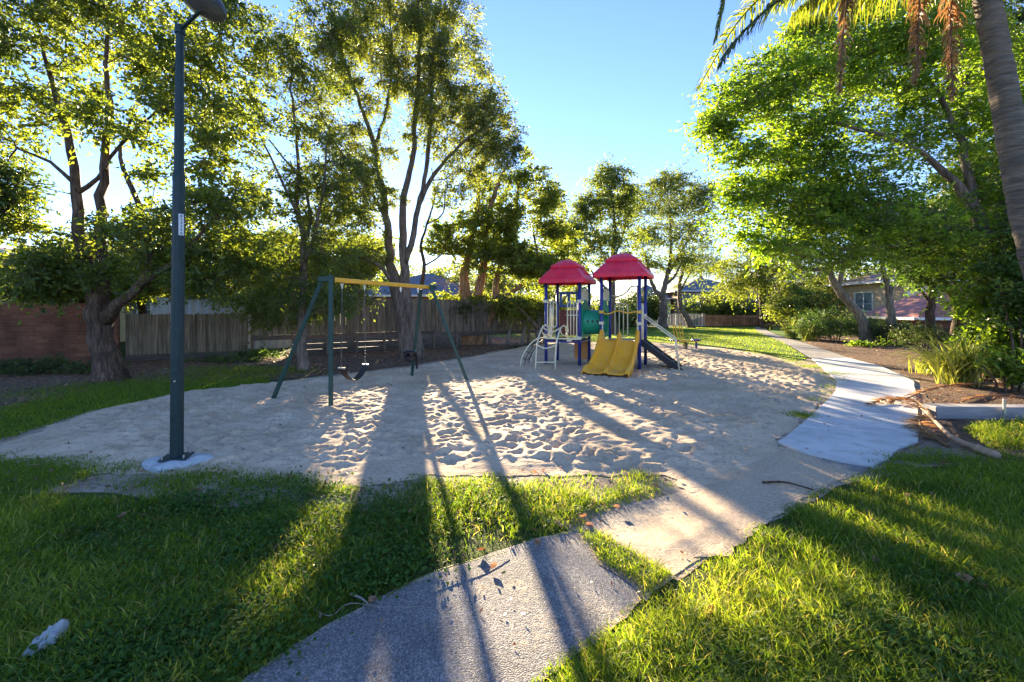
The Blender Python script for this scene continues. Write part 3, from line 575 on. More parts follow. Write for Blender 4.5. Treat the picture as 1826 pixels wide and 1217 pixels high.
mb = MB(); mb.box(ring_c + td*.02 + tn*-.13 + Vector((0, 0, .02)), (.12, .03, .035), M=Matrix((td, tn, Vector((0, 0, 1)))).transposed()); mb.build('buckle', M['steel'], ts, bevel=.006)

# ============================================================ PLAY STRUCTURE
TH = R(-25); U = Vector((math.cos(TH), math.sin(TH), 0)); Vv = Vector((-math.sin(TH), math.cos(TH), 0)); Z = Vector((0, 0, 1))
CL = Vector((1.60, 12.98, 0)); CRt = Vector((3.08, 12.50, 0)); DK = .80
play = empty('play_structure', (2.3, 12.7, 0), 'two-tower playground climbing frame with red roofs, green tunnel and yellow double slide', 'playground')
FR = Matrix((U, Vv, Z)).transposed()
def PL(c, u, v, z): return c + U*u + Vv*v + Z*z
hl, hr = .485, .50
def post(p, z1): mb = MB(); mb.tube([p - Z*.1, p + Z*z1], .045, 12); o = mb.build('post', M['blue'], play, smooth=True); return o
for c, h_, zt in ((CL, hl, 2.52), (CRt, hr, 2.66)):
    for su in (-1, 1):
        for sv in (-1, 1):
            post(PL(c, su*h_, sv*h_, 0), zt)
    mb = MB(); mb.box(c + Z*(DK - .03), (2*h_ - .02, 2*h_ - .02, .05), M=FR); mb.build('deck', M['rubber'], play, bevel=.008)
    for sv in (-1, 1):
        mb = MB(); mb.box(PL(c, 0, sv*(h_ + .0), DK - .075), (2*h_ - .09, .05, .05), M=FR); mb.box(PL(c, sv*h_, 0, DK - .075), (.05, 2*h_ - .09, .05), M=FR); mb.build('deck_frame', M['blue'], play)
def sq_ring(c, h, z, n=6, rc=.12):
    pts = []; rc = min(rc*h, h*.9)
    for q in range(4):
        a0_ = q * math.pi/2; cx, cy = [(1, 1), (-1, 1), (-1, -1), (1, -1)][q]
        for i in range(n):
            a = a0_ + (math.pi/2) * i/(n-1); pts.append(PL(c, cx*(h-rc) + rc*math.cos(a), cy*(h-rc) + rc*math.sin(a), z))
    return pts
def roof(c, h, z0):
    mb = MB(); prof = [(h, 0), (h+.005, .015), (h+.005, .11), (h-.03, .14), (h*.865, .215), (h*.72, .325), (h*.575, .435), (h*.555, .445), (h*.60, .455), (h*.60, .49), (h*.46, .555), (h*.34, .61), (h*.20, .66), (h*.06, .685), (.001, .688)]
    mb.grid([sq_ring(c, a, z0 + b) for a, b in prof], closed=True); o = mb.build('roof', M['red'], play, smooth=True, solid=.02)
    o.data.polygons.foreach_set('use_smooth', [True]*len(o.data.polygons))
    for q in range(4):
        Mr = Matrix.Rotation(q*math.pi/2, 3, 'Z')
        for k in (-2, -1, 0, 1, 2):
            def pt(f, hh, zz, q=q, k=k): 
                l = Vector((k*.26*hh*f, -hh, 0)); l = FR @ (Mr @ l); return c + l + Z*(z0 + zz)
            r2 = MB(); r2.tube([pt(.75, h*.615+.012, .41), pt(.9, h*.84+.012, .24)], .02, 6)
            r2.build('roof_rib', M['red'], o, smooth=True)
            if abs(k) < 2: r2 = MB(); r2.tube([pt(.8, h*.50+.008, .54), pt(.5, h*.25+.008, .645)], .014, 6); r2.build('roof_rib', M['red'], o, smooth=True)
roof(CL, .655, 2.34); roof(CRt, .70, 2.47)
# slide: two lanes, leaving the near face of the right tower
def slide():
    so_ = PL(CRt, -.0, -hr - .02, 0); prof = [(0, DK + .0), (.12, DK), (.25, DK - .05), (.6, DK - .33), (1.0, .25), (1.15, .175), (1.32, .145), (1.62, .14), (1.72, .125)]
    prof = smoothpath([(a, b, 0) for a, b in prof], n=5); rows = []; W2 = .50
    for i, (s, z, _) in enumerate(prof):
        t = s / 1.72; wl = (.19 if s < .3 else .15 - .04*t) * (1 if s > .15 else 1.3); w = W2 * (1 + .08*t)
        if s > 1.58: wl *= max(.25, (1.75 - s) / .17)
        cs = [(-w, .0 - .04), (-w, wl), (-w*.97, wl + .02), (-w*.91, wl + .02), (-w*.87, wl - .01), (-w*.84, .05), (-w*.78, .01), (-w*.5, 0), (-w*.14, .01), (-w*.08, .05), (-w*.045, wl*.8), (0, wl*.8 + .02)]
        cs = cs + [(-a, b) for a, b in cs[:-1][::-1]]
        rows.append([so_ + U*a - Vv*s + Z*(z + b) for a, b in cs])
    mb = MB(); mb.grid(rows); return mb.build('slide', M['slide'], play, smooth=True, solid=.022)
sl_o = slide()
for u in (-.47, .47):
    mb = MB(); p = PL(CRt, u, -hr - .03, 0); mb.tube([p + Z*(DK + .1), p + Z*1.24], .017, 8); mb.build('slide_post', M['cream'], play, smooth=True)
    mb = MB(); mb.box(PL(CRt, u*1.05, -hr - .02, 1.25), (.11, .11, .08), M=FR); mb.build('clamp', M['cream'], play, bevel=.012)
mb = MB(); mb.tube(smoothpath([PL(CRt, -.46, -hr-.04, 1.52), PL(CRt, -.3, -hr-.05, 1.50), PL(CRt, -.05, -hr-.05, 1.58), PL(CRt, .2, -hr-.05, 1.53), PL(CRt, .46, -hr-.04, 1.57)], n=6), .02, 8); mb.build('wavy_rail', M['yellow'], play, smooth=True)
for u in (-.5, .5): mb = MB(); mb.box(PL(CRt, u, -hr, 1.55), (.115, .115, .08), M=FR); mb.build('rail_clamp', M['yellow'], play, bevel=.01)
def loop_rail(name, pts, r_=.017, mat='cream', close=False, par=None):
    mb = MB(); mb.tube(smoothpath(pts + ([pts[0]] if close else []), n=5), r_, 8); return mb.build(name, M[mat], par or play, smooth=True)
def bars(name, c, fn, us, z0, z1, mat='cream', r_=.015, top=True, rounded=True):
    """a barrier of upright bars in the plane given by fn(u) -> point"""
    mb = MB(); P0, P1 = fn(us[0]), fn(us[-1]); rc = .07
    if rounded:
        d = (P1 - P0).normalized()
        mb.tube([P0 + Z*(z0+rc), P0 + Z*(z1-rc), P0 + d*rc*.3 + Z*(z1-rc*.3), P0 + d*rc + Z*z1, P1 - d*rc + Z*z1, P1 - d*rc*.3 + Z*(z1-rc*.3), P1 + Z*(z1-rc), P1 + Z*(z0+rc), P1 - d*rc*.3 + Z*(z0+rc*.3), P1 - d*rc + Z*z0, P0 + d*rc + Z*z0, P0 + d*rc*.3 + Z*(z0+rc*.3), P0 + Z*(z0+rc)], r_*1.15, 8, caps=False)
    else:
        mb.tube([P0 + Z*z0, P1 + Z*z0], r_, 8); mb.tube([P0 + Z*z1, P1 + Z*z1], r_, 8); mb.tube([P0 + Z*z0, P0 + Z*z1], r_, 8); mb.tube([P1 + Z*z0, P1 + Z*z1], r_, 8)
    for u in us[1:-1]: mb.tube([fn(u) + Z*z0, fn(u) + Z*z1], r_, 8)
    return mb.build(name, M[mat], play, smooth=True)
# left tower near face: two cream grab loops either side of the opening, each with clamps
for s_, us in ((-1, (-.42, -.335, -.25, -.16)), (1, (.16, .25, .335, .42))):
    bars('grab_loop', CL, lambda u: PL(CL, u, -hl - .05, 0), us, DK + .02 if s_ > 0 else 1.13, 1.83)
    for z in (.84, 1.84): mb = MB(); mb.box(PL(CL, s_*hl, -hl - .005, z), (.115, .125, .085), M=FR); mb.build('clamp', M['cream'], play, bevel=.012)
mb = MB(); mb.tube([PL(CL, .12, -hl-.06, 1.46), PL(CL, .47, -hl-.06, 1.46)], .015, 8); mb.build('cross_bar', M['cream'], play, smooth=True)
mb = MB(); mb.box(PL(CL, -.33, -hl - .035, 1.25), (.09, .015, .82), M=FR); mb.build('handle_plate', M['cream'], play, bevel=.01)
mb = MB(); mb.box(PL(CL, 0, -hl - .04, DK + .01), (.95, .06, .045), M=FR); mb.build('entry_sill', M['cream'], play, bevel=.012)
mb = MB(); mb.box(PL(CL, .22, -hl - .07, DK - .02), (.14, .08, .08), M=FR); mb.build('clamp', M['cream'], play, bevel=.012)
# cream slab panel on the left face
bars('side_panel', CL, lambda v: PL(CL, -hl - .02, v, 0), (-.1, -.04, .02, .08, .14), DK + .05, 1.72, rounded=False, r_=.022)
# far face of the left tower: dark panel below, blue window panel above
mb = MB(); mb.box(PL(CL, 0, hl, 1.22), (.84, .03, .74), M=FR); mb.build('lower_panel', M['maroon'], play, bevel=.01)
def framed(c, z0, z1, w, mat, holes):
    mb = MB(); t = .035; mb.box(c + Z*(z0 + .04), (w, t, .08), M=FR); mb.box(c + Z*(z1 - .04), (w, t, .08), M=FR); k = holes + 1
    for i in range(k): mb.box(c + U*(-w/2 + .04 + (w - .08)*i/(k-1)) + Z*((z0+z1)/2), (.08, t - .004, z1 - z0 - .16), M=FR)
    return mb
framed(PL(CL, 0, hl, 0), 1.68, 2.14, .84, None, 3).build('window_panel', M['bluepanel'], play, bevel=.006)
# tunnel panels and tube between the towers
def tunnel_panel(u, c, hgt=1.0):
    n = 48; mb = MB(); ro = .31; inner = []; outer = []; cz = 1.26; hw = .40
    for i in range(n):
        a = 6.283*i/n; ca, sa = math.cos(a), math.sin(a); inner.append((ro*ca, ro*sa)); m_ = max(abs(ca)/hw, abs(sa)/(.42 if sa < 0 else .44)); x, z = ca/m_, sa/m_
        if sa > 0 and abs(x) < .3: z = .44 + .18*math.cos(x/.3*math.pi/2)
        outer.append((x, z))
    rows = []
    for dd, ring in ((-.02, inner), (-.02, outer), (.02, outer), (.02, inner), (-.02, inner)):
        rows.append([c + U*(u + dd) + Vv*x + Z*(cz + z) for x, z in ring])
    mb.grid(rows, closed=True); o = mb.build('tunnel_panel', M['teal'], play, bevel=.006)
    t2 = MB(); t2.tube([c + U*(u) + Vv*.33*math.cos(6.283*i/32) + Z*(cz + .33*math.sin(6.283*i/32)) for i in range(33)], .022, 8, caps=False); t2.build('rim', M['teal'], o, smooth=True)
tunnel_panel(hl + .03, CL); tunnel_panel(-hr - .03, CRt)
pa, pb = CL + U*(hl + .03), CRt - U*(hr + .03); pa.z = pb.z = 1.26; pb = pb
mb = MB(); n = 40; rows = []
ax = (pb - pa)
for r_, ts_ in ((.335, (0, .12, .25, .5, .75, .88, 1)),):
    for t in ts_: rows.append([pa + ax*t + Vv*r_*math.cos(6.283*i/n) + Z*r_*math.sin(6.283*i/n) for i in range(n)])
mb.grid(rows, closed=True); tun = mb.build('tunnel', M['teal'], play, smooth=True, solid=.015)
for t in (.28, .52, .76):
    a = math.radians(-166); p = pa + ax*t + Vv*.343*math.cos(a) + Z*(.343*math.sin(a) + .10); nd = (Vv*math.cos(a) + Z*math.sin(a)*0.0).normalized()
    p = pa + ax*t + Vv*-.345*math.cos(.05) + Z*.03; mb = MB(); mb.tube([p + Vv*.01, p - Vv*.004], .034, 16); mb.build('porthole_dark_disc', M['rubber'], tun)  # solid black discs paint in the dark inside of open holes
# slatted upper panels over both tunnel panels
for c, u in ((CL, hl), (CRt, -hr)):
    mb = MB(); pts = [(-.42, 1.86), (.42, 1.86), (.42, 2.06), (.2, 2.2), (0, 2.24), (-.2, 2.2), (-.42, 2.06)]
    def fp(x, z, c=c, u=u): return c + U*u + Vv*x + Z*z
    mb.tube([fp(x, z) for x, z in pts + pts[:1]], .022, 6); fr_ = mb.build('slat_panel', M['teal'], play)
    mb = MB()
    for x in (-.3, -.18, -.06, .06, .18, .3): mb.box(fp(x, 2.02), (.035, .045, .30), M=FR)
    mb.build('slat', M['cream'], fr_)
# right tower: far-face loop barrier, tall cream pole, wavy rails, near-side barrier on the ramp side
bars('grab_loop', CRt, lambda u: PL(CRt, u, hr + .03, 0), (-.36, -.24, -.12, 0), DK + .03, 1.78)
mb = MB(); mb.tube([PL(CRt, .28, hr + .06, .1), PL(CRt, .28, hr + .06, 2.28)], .028, 10); mb.build('fire_pole', M['cream'], play, smooth=True)
loop_rail('arm_rail', [PL(CRt, -.45, hr+.03, 2.02), PL(CRt, -.25, hr+.05, 2.0), PL(CRt, -.05, hr+.06, 2.1), PL(CRt, .1, hr+.06, 2.26), PL(CRt, .3, hr+.06, 2.28)], .022)
loop_rail('arm_rail', [PL(CRt, .45, hr, 2.06), PL(CRt, .5, .1, 2.06), PL(CRt, .48, -.1, 2.06)], .02, 'yellow')
bars('ramp_barrier', CRt, lambda v: PL(CRt, hr + .03, v, 0), (-.34, -.22, -.1), DK + .03, 1.76, rounded=False, r_=.02)
# black climbing ramp with cream handrails
rt0, rt1 = PL(CRt, hr, .05, DK - .06), PL(CRt, hr + .98, .12, .02); rd = (rt1 - rt0); rdn = rd.normalized(); rw = Vector((-rd.y, rd.x, 0)).normalized(); rn = rdn.cross(rw)
Mr = Matrix((rdn, rw, rn)).transposed()
mb = MB(); mb.box((rt0 + rt1)/2, (rd.length + .1, .78, .05), M=Mr)
for s_ in (-1, 1): mb.box((rt0 + rt1)/2 + rw*s_*.40, (rd.length + .1, .03, .15), M=Mr)
mb.build('climbing_ramp', M['rubber'], play, bevel=.01)
for k in range(3): mb = MB(); mb.box(rt0.lerp(rt1, .22 + .27*k) - rn*-.05, (.05, .5, .035), M=Mr); mb.build('foot_hold', M['rubber'], play, bevel=.01)
for s_ in (-1, 1):
    q = rw*s_*.44; top = PL(CRt, hr + .02, .05, 1.45) + q*1.0; bend = PL(CRt, hr + .82, .11, .84) + q; ft = PL(CRt, hr + .95, .12, -.05) + q
    mb = MB(); mb.tube([top, top.lerp(bend, .93), bend + Vector((.03, 0, -.03)), bend.lerp(ft, .1), ft], .02, 8); mb.build('handrail', M['cream'], play, smooth=True)
    mb = MB(); mb.box(top, (.1, .1, .08), M=FR); mb.build('clamp', M['cream'], play, bevel=.012)
# orange panel under the left deck, far side
mb = MB(); mb.box(PL(CL, .27, hl + .02, .42), (.48, .02, .52), M=FR); mb.build('play_panel', M['orange'], play, bevel=.01)
# arch climber in front of the left tower
fa, fb = G(955, 665), G(990, 665); ta, tb = PL(CL, -.40, -hl-.05, 1.14), PL(CL, .12, -hl-.05, 1.14)
cl = []
for f_, t_ in ((fa, ta), (fb, tb)):
    d = (t_ - f_); d.z = 0
    pts = [f_ - Z*.06, f_ + Z*.35 + d*.02, f_ + d*.14 + Z*.78, f_ + d*.45 + Z*1.10, f_ + d*.8 + Z*1.18, f_ + d*1.0 + Z*1.06, f_ + d*1.03 + Z*.86]
    sp_ = smoothpath(pts, n=5); cl.append(sp_); mb = MB(); mb.tube(sp_, .02, 8); mb.build('climber_rail', M['cream'], play, smooth=True)
for k in (4, 9): mb = MB(); a, b = Vector(cl[0][k]), Vector(cl[1][k]); dip = 0 if k == 4 else .08; mb.tube(smoothpath([a, (a+b)/2 - Z*dip - Vv*dip, b], n=5), .017, 8); mb.build('rung', M['cream'], play, smooth=True)
mb = MB(); a, b = Vector(cl[0][16]), Vector(cl[1][16]); mb.tube(smoothpath([a, (a+b)/2 - Z*.12, b], n=5), .017, 8); mb.build('rung', M['cream'], play, smooth=True)
for p in (PL(CL, -.46, -hl - .12, 1.04), PL(CL, .1, -hl - .14, 1.04)):
    mb = MB(); mb.tube([p + (U*.11*math.cos(t) + Z*.13*math.sin(t)) for t in [6.283*i/20 for i in range(21)]], .015, 8, caps=False); mb.build('ring_handle', M['cream'], play, smooth=True)
# second arch with a black chain net on the left side
f1 = G(927.7, 657); t1 = PL(CL, -hl - .02, -.34, DK + .02); f2 = f1 + Vv*.75; t2 = PL(CL, -hl - .02, .40, DK + .02); ar = []
for f_, t_ in ((f1, t1), (f2, t2)):
    d = t_ - f_; d.z = 0; sp_ = smoothpath([f_ - Z*.06, f_ + d*.06 + Z*.28, f_ + d*.28 + Z*.58, f_ + d*.62 + Z*.79, f_ + d + Z*(DK + .02)], n=5); ar.append(sp_); mb = MB(); mb.tube(sp_, .019, 8); mb.build('arch_rail', M['cream'], play, smooth=True)
mb = MB()
for k in range(2, 20, 3): mb.tube([Vector(ar[0][k]), (Vector(ar[0][k]) + Vector(ar[1][k]))/2 - Z*.1, Vector(ar[1][k])], .011, 5)
for w_ in (.3, .7): mb.tube([Vector(ar[0][k]).lerp(Vector(ar[1][k]), w_) - Z*.09 for k in range(0, 20, 3)], .011, 5)
mb.build('chain_net', M['rubber'], play)

# ============================================================ SPRING ROCKER
g = G(1222, 626); rk = empty('spring_rocker', g, 'small spring rocker with yellow handle loops and blue seats beyond the climbing frame', 'spring rocker')
mb = MB(); mb.tube([g + Vector((.09*math.cos(t*.9), .09*math.sin(t*.9), .02 + .32*t/40)) for t in range(41)], .016, 6); mb.build('spring', M['rubber'], rk, smooth=True)
mb = MB(); mb.box(g + Vector((.0, 0, .37)), (.95, .24, .05)); mb.build('rocker_beam', M['yellow'], rk, bevel=.015)
for s_ in (-.42, .42):
    mb = MB(); mb.box(g + Vector((s_, 0, .42)), (.30, .28, .06)); mb.build('seat', M['blue'], rk, bevel=.02)
mb = MB(); mb.box(g + Vector((.42, 0, .18)), (.07, .1, .36)); mb.build('stub_post', M['blue'], rk, bevel=.01)
for s_ in (-.38, -.15):
    mb = MB(); q = g + Vector((s_, 0, .4)); mb.tube(smoothpath([q + Vector((.05, -.14, 0)), q + Vector((-.02, -.15, .4)), q + Vector((-.06, -.06, .62)), q + Vector((-.06, .06, .62)), q + Vector((-.02, .15, .4)), q + Vector((.05, .14, 0))], n=5), .018, 8); mb.build('handle_loop', M['yellow'], rk, smooth=True)

# ============================================================ FENCES AND WALLS
def paling_fence(A, B, z0, z1, label, pw=.1, rails=True):
    A = Vector((A[0], A[1], 0)); B = Vector((B[0], B[1], 0)); d = (B - A).normalized(); L_ = (B - A).length; nn = Vector((d.y, -d.x, 0))
    root = empty('paling_fence', (A + B)/2, label, 'fence'); Mf = Matrix((d, nn, Z)).transposed()
    mb = MB(); k = int(L_ / pw)
    for i in range(k):
        t = (i + .5) * pw; h_ = z1 - z0 + random.uniform(-.025, .02); lay = .012 if i % 2 else 0
        mb.box(A + d*t + nn*lay + Z*(z0 + h_/2), (pw*random.uniform(.93, 1.04), .014, h_), M=Matrix.Rotation(random.uniform(-.008, .008), 3, nn) @ Mf, v=min(1, max(0, random.gauss(.5, .22))))
    mb.build('paling_panel', M['paling'], root)
    for z in (z0 + .25, z1 - .3): mb = MB(); mb.box((A + B)/2 - nn*.045 + Z*z, (L_, .04, .08), M=Mf, v=.3); mb.build('rail', M['paling'], root)
    for i in range(int(L_ / 2.4) + 1): mb = MB(); mb.box(A + d*min(L_ - .05, i*2.4 + .05) - nn*.12 + Z*(z1*.5 - .05), (.1, .1, z1 + .1), M=Mf, v=.3); mb.build('fence_post', M['paling'], root)
    mb = MB(); mb.box((A + B)/2 + nn*.03 + Z*(z0 - .09), (L_, .04, .17), M=Mf, v=.35); mb.build('plinth_board', M['timber'], root)
    return root
FA, FB, FC, FD = (-11.7, 13.75), (-8.9, 15.4), (-8.86, 15.42), (2.0, 22.5)
paling_fence(FA, FB, .22, 1.47, 'weathered grey paling fence between the brick wall and the taller fence')
paling_fence(FC, (-3.2, 19.1), .72, 2.02, 'tall paling fence on the timber retaining wall behind the swings')
paling_fence((-3.2, 19.1), FD, .62, 2.0, 'paling fence behind the climbing frame, partly screened by low trees')
# retaining wall of sleepers
A = Vector((-7.6, 15.7, 0)); B = Vector((-2.2, 19.35, 0)); d = (B - A).normalized(); nn = Vector((d.y, -d.x, 0)); Mf = Matrix((d, nn, Z)).transposed(); Lr = (B-A).length
rw_ = empty('retaining_wall', (A+B)/2, 'low dark timber sleeper retaining wall below the paling fence', 'retaining wall')
for k in range(3): mb = MB(); mb.box((A + B)/2 + Z*(.10 + .205*k) + nn*(.01*k), (Lr, .07, .195), M=Mf, v=.25 + .25*k); mb.build('sleeper', M['timber'], rw_, bevel=.008)
for i in range(7):
    mb = MB(); mb.box(A + d*(Lr*(i + .1)/6.3) + nn*.085 + Z*.31, (.09, .07, .70 + .05*(i % 2)), M=Mf, v=.9); mb.build('post', M['timber'], rw_, bevel=.006)
# brick wall on the left
def wall_local(name, A, B, z0, z1, mat, label, cat, thick=.23):
    A = Vector((*A, 0)); B = Vector((*B, 0)); d = (B - A); L_ = d.length; root = empty(name, A, label, cat); root.rotation_euler = (0, 0, math.atan2(d.y, d.x)); ORG[root.name] = Vector((0, 0, 0))
    mb = MB(); mb.box((L_/2, 0, (z0+z1)/2), (L_, thick, z1 - z0)); mb.build('brickwork', mat, root); return root, L_
bw, Lb = wall_local('brick_wall', (-20.5, 8.6), (-11.85, 13.7), -.05, 1.72, M['brick'], 'red brick garden wall at the end of the paling fence', 'wall')
mb = MB()
for i in range(int(Lb / .12)): mb.box((i*.12 + .06, 0, 1.755 + random.uniform(-.004, .004)), (.11, .25, .07))
mb.build('coping', M['brick'], bw)

# ============================================================ HOUSES
def house(label, x0, x1, y0, y1, zw, zr, wall, roofm, rot=0, wins=(), z0=0, name='house', hip=True, over=.45, extras=None, cat='house'):
    c = Vector(((x0+x1)/2, (y0+y1)/2, 0)); root = empty(name, c, label, cat); root.rotation_euler = (0, 0, rot); ORG[root.name] = Vector((0, 0, 0))
    w, d = (x1-x0)/2, (y1-y0)/2
    mb = MB(); mb.box((0, 0, (zw+z0)/2), (2*w, 2*d, zw - z0)); mb.build('wall', wall, root)
    mb = MB(); o_ = over; inset = min(d + o_, w + o_) if hip else 0
    P = [(-w-o_, -d-o_, zw-.08), (w+o_, -d-o_, zw-.08), (w+o_, d+o_, zw-.08), (-w-o_, d+o_, zw-.08)]
    if w >= d: rg = [(-w-o_+inset, 0, zr), (w+o_-inset, 0, zr)]; fs = [(0,1,5,4), (2,3,4,5), (1,2,5), (3,0,4), (3,2,1,0)]
    else: rg = [(0, -d-o_+inset, zr), (0, d+o_-inset, zr)]; fs = [(0,1,4), (2,3,5), (1,2,5,4), (3,0,4,5), (3,2,1,0)]
    mb.add(P + rg, fs); rf = mb.build('roof', roofm, root)
    mb = MB(); mb.box((0, -d-o_-.06, zw-.02), (2*w+2*o_, .12, .13)); mb.box((w+o_+.06, 0, zw-.02), (.12, 2*d+2*o_, .13)); mb.box((-w-o_-.06, 0, zw-.02), (.12, 2*d+2*o_, .13)); mb.build('gutter', M['white'], rf)
    for (side, u, z, ww, hh) in wins:
        fn = (lambda a, b, k: Vector((a, -d - k, b))) if side == 'f' else (lambda a, b, k: Vector(((-w - k) if side == 'l' else (w + k), a, b)))
        sz = (lambda a, t, b: (a, t, b)) if side == 'f' else (lambda a, t, b: (t, a, b))
        mb = MB(); t = .06
        for s_ in (-1, 1): mb.box(fn(u + s_*(ww/2), z, .02), sz(t, .08, hh + t)); mb.box(fn(u, z + s_*hh/2, .02), sz(ww - t, .076, t))
        mb.box(fn(u, z, .02), sz(.05, .07, hh - t)); mb.box(fn(u - ww/4 - .0125, z - hh*.12, .02), sz(ww/2 - .08, .06, .04)); mb.box(fn(u + ww/4 + .0125, z - hh*.12, .02), sz(ww/2 - .08, .06, .04))
        f_ = mb.build('window', M['white'], root); mb = MB(); mb.box(fn(u, z, -.002), sz(ww, .02, hh)); mb.build('pane', M['glass'], f_)
    return root
house('cream rendered house above the red brick wall', -31, -19.2, 16.5, 26, 3.75, 4.5, M['cream_wall'], M['roofbrown'], wins=(('f', 2.8, 2.7, 1.6, 1.0), ('r', -2, 2.9, 1.4, 1.0)), name='house')
house('white cottage glimpsed through leaves behind the grey paling fence', -20.5, -14.2, 23, 30, 2.7, 4.3, M['whitewall'], M['roofblue'], wins=(('f', -1.6, 1.7, 1.4, 1.0), ('f', 1.3, 1.7, 1.2, 1.0)), name='house')
# corrugated garden shed
def shed(x0, x1, y0, y1, z1, label, n=60):
    c = Vector(((x0+x1)/2, (y0+y1)/2, 0)); root = empty('garden_shed', c, label, 'shed'); w, d = (x1-x0)/2, (y1-y0)/2; root.rotation_euler = (0, 0, .5); ORG[root.name] = Vector((0, 0, 0))
    for s_, L_, ax_ in ((-1, w, 0), (1, w, 0), (-1, d, 1), (1, d, 1)):
        mb = MB(); rows = [[], []]
        for i in range(n+1):
            t = -L_ + 2*L_*i/n; k = (d if ax_ == 0 else w)*s_ + .012*(1 if (i//2) % 2 else -1)
            for j, z in enumerate((0, z1)): rows[j].append((t, k, z) if ax_ == 0 else (k, t, z))
        mb.grid(rows); mb.build('wall_sheet', M['shed'], root)
    mb = MB(); mb.add([(-w-.1, -d-.1, z1), (w+.1, -d-.1, z1), (w+.1, d+.1, z1), (-w-.1, d+.1, z1), (-w-.1, 0, z1+.35), (w+.1, 0, z1+.35)], [(0,1,5,4), (2,3,4,5), (1,2,5), (3,0,4), (3,2,1,0)]); mb.build('roof', M['shed'], root)
    mb = MB(); mb.box((.3, -d-.02, z1/2), (.06, .03, z1)); mb.build('door_frame', M['white'], root); return root
shed(-13.6, -9.6, 17.8, 20.6, 2.0, 'blue-grey corrugated shed behind the paling fence')
house('bungalow with a blue-grey tiled roof rising behind the fence and the forked tree', -10.5, -2.2, 30.5, 38, 2.5, 4.25, M['brick2'], M['roofblue'], wins=(('f', 0, 1.6, 1.6, .9),), name='house')
# far two-storey house with blue roof, lower wing, pergola
hs = house('two-storey house with blue-grey roof and large white-framed window beyond the lawn', 18.3, 26.5, 50, 58, 3.55, 5.3, M['brick2'], M['roofblue'], wins=(('f', -2.7, 2.55, 1.9, 1.45), ('f', .4, 2.55, 1.5, 1.2)), name='house')
house('white rendered house with blue tiles left of the two-storey house', 13.6, 18.0, 51.5, 58, 2.75, 4.5, M['whitewall'], M['roofblue'], wins=(('f', .9, 1.2, 1.2, 1.2), ('f', -1.0, 1.2, 1.2, 1.2)), name='house')
pg = empty('pergola', (22.6, 48.2, 0), 'white flat-roofed pergola in front of the two-storey house', 'pergola')
mb = MB(); mb.box((22.6, 48.2, 1.62), (4.6, 2.6, .14)); mb.build('roof', M['white'], pg)
for x in (20.5, 22.6, 24.7): mb = MB(); mb.box((x, 47.1, .78), (.12, .12, 1.54)); mb.build('post', M['white'], pg)
house('brick house with a white-edged gable behind the golden tree', 24.8, 33.5, 46, 54, 4.4, 6.2, M['brick2'], M['roofbrown'], wins=(('f', 1.5, 3.2, 1.4, 1.2),), name='house')
house('sunlit cream house with dark balcony recess above the garden bed', 24.6, 30.6, 28.5, 35, 3.4, 4.6, M['tanwall'], M['roofbrown'], wins=(('f', -1.9, 2.1, 1.8, 1.6), ('f', 1.8, 2.2, .9, 1.2), ('l', 0, 2.1, 1.6, 1.3)), name='house')
house('small house with a pale grey roof seen between the leaning trees', 25.8, 30.3, 38, 44, 1.95, 3.0, M['brick2'], M['whitewall'], wins=(('f', .3, 1.2, 1.3, .8),), name='house')
house('low house with a faded red tiled roof behind the garden bed', 20.6, 27.2, 22.3, 26.5, 1.15, 2.75, M['brick'], M['roofred'], rot=-.12, name='house')
# metal pool-style fence across the end of the lawn
def bar_fence(x0, x1, y, h, label, mat, sp=.13):
    root = empty('metal_fence', ((x0+x1)/2, y, 0), label, 'fence'); mb = MB()
    for i in range(int((x1-x0)/sp)): mb.box((x0 + i*sp, y, h/2 + .04), (.025, .02, h - .08))
    mb.build('balusters', mat, root)
    for z in (.12, h - .05): mb = MB(); mb.box(((x0+x1)/2, y + .03, z), (x1-x0, .035, .045)); mb.build('rail', mat, root)
    for i in range(int((x1-x0)/2.4) + 1): mb = MB(); mb.box((x0 + i*2.4, y + .03, h/2), (.06, .06, h + .06)); mb.build('post', mat, root)
bar_fence(12.2, 17.3, 40.5, 1.15, 'pale metal bar fence at the far end of the lawn', M['whitewall'])
bar_fence(19.9, 24.5, 41.0, .8, 'low dark metal fence near the golden tree', M['headgrey'], .3)
A, B = Vector((9.0, 40.6, 0)), Vector((12.2, 40.6, 0))
paling_fence((1.5, 40.8), (12.1, 40.8), .15, 1.3, 'dark timber fence at the far end of the lawn behind the climbing frame')
paling_fence((25.5, 41.5), (37, 38), .15, 1.35, 'brown timber fence behind the shrubs at the far right of the lawn')
wl2, _ = wall_local('low_brick_wall', (17.4, 42.3), (25.4, 42.3), -.05, 1.0, M['brick2'], 'low pale brick wall under the pergola', 'wall')

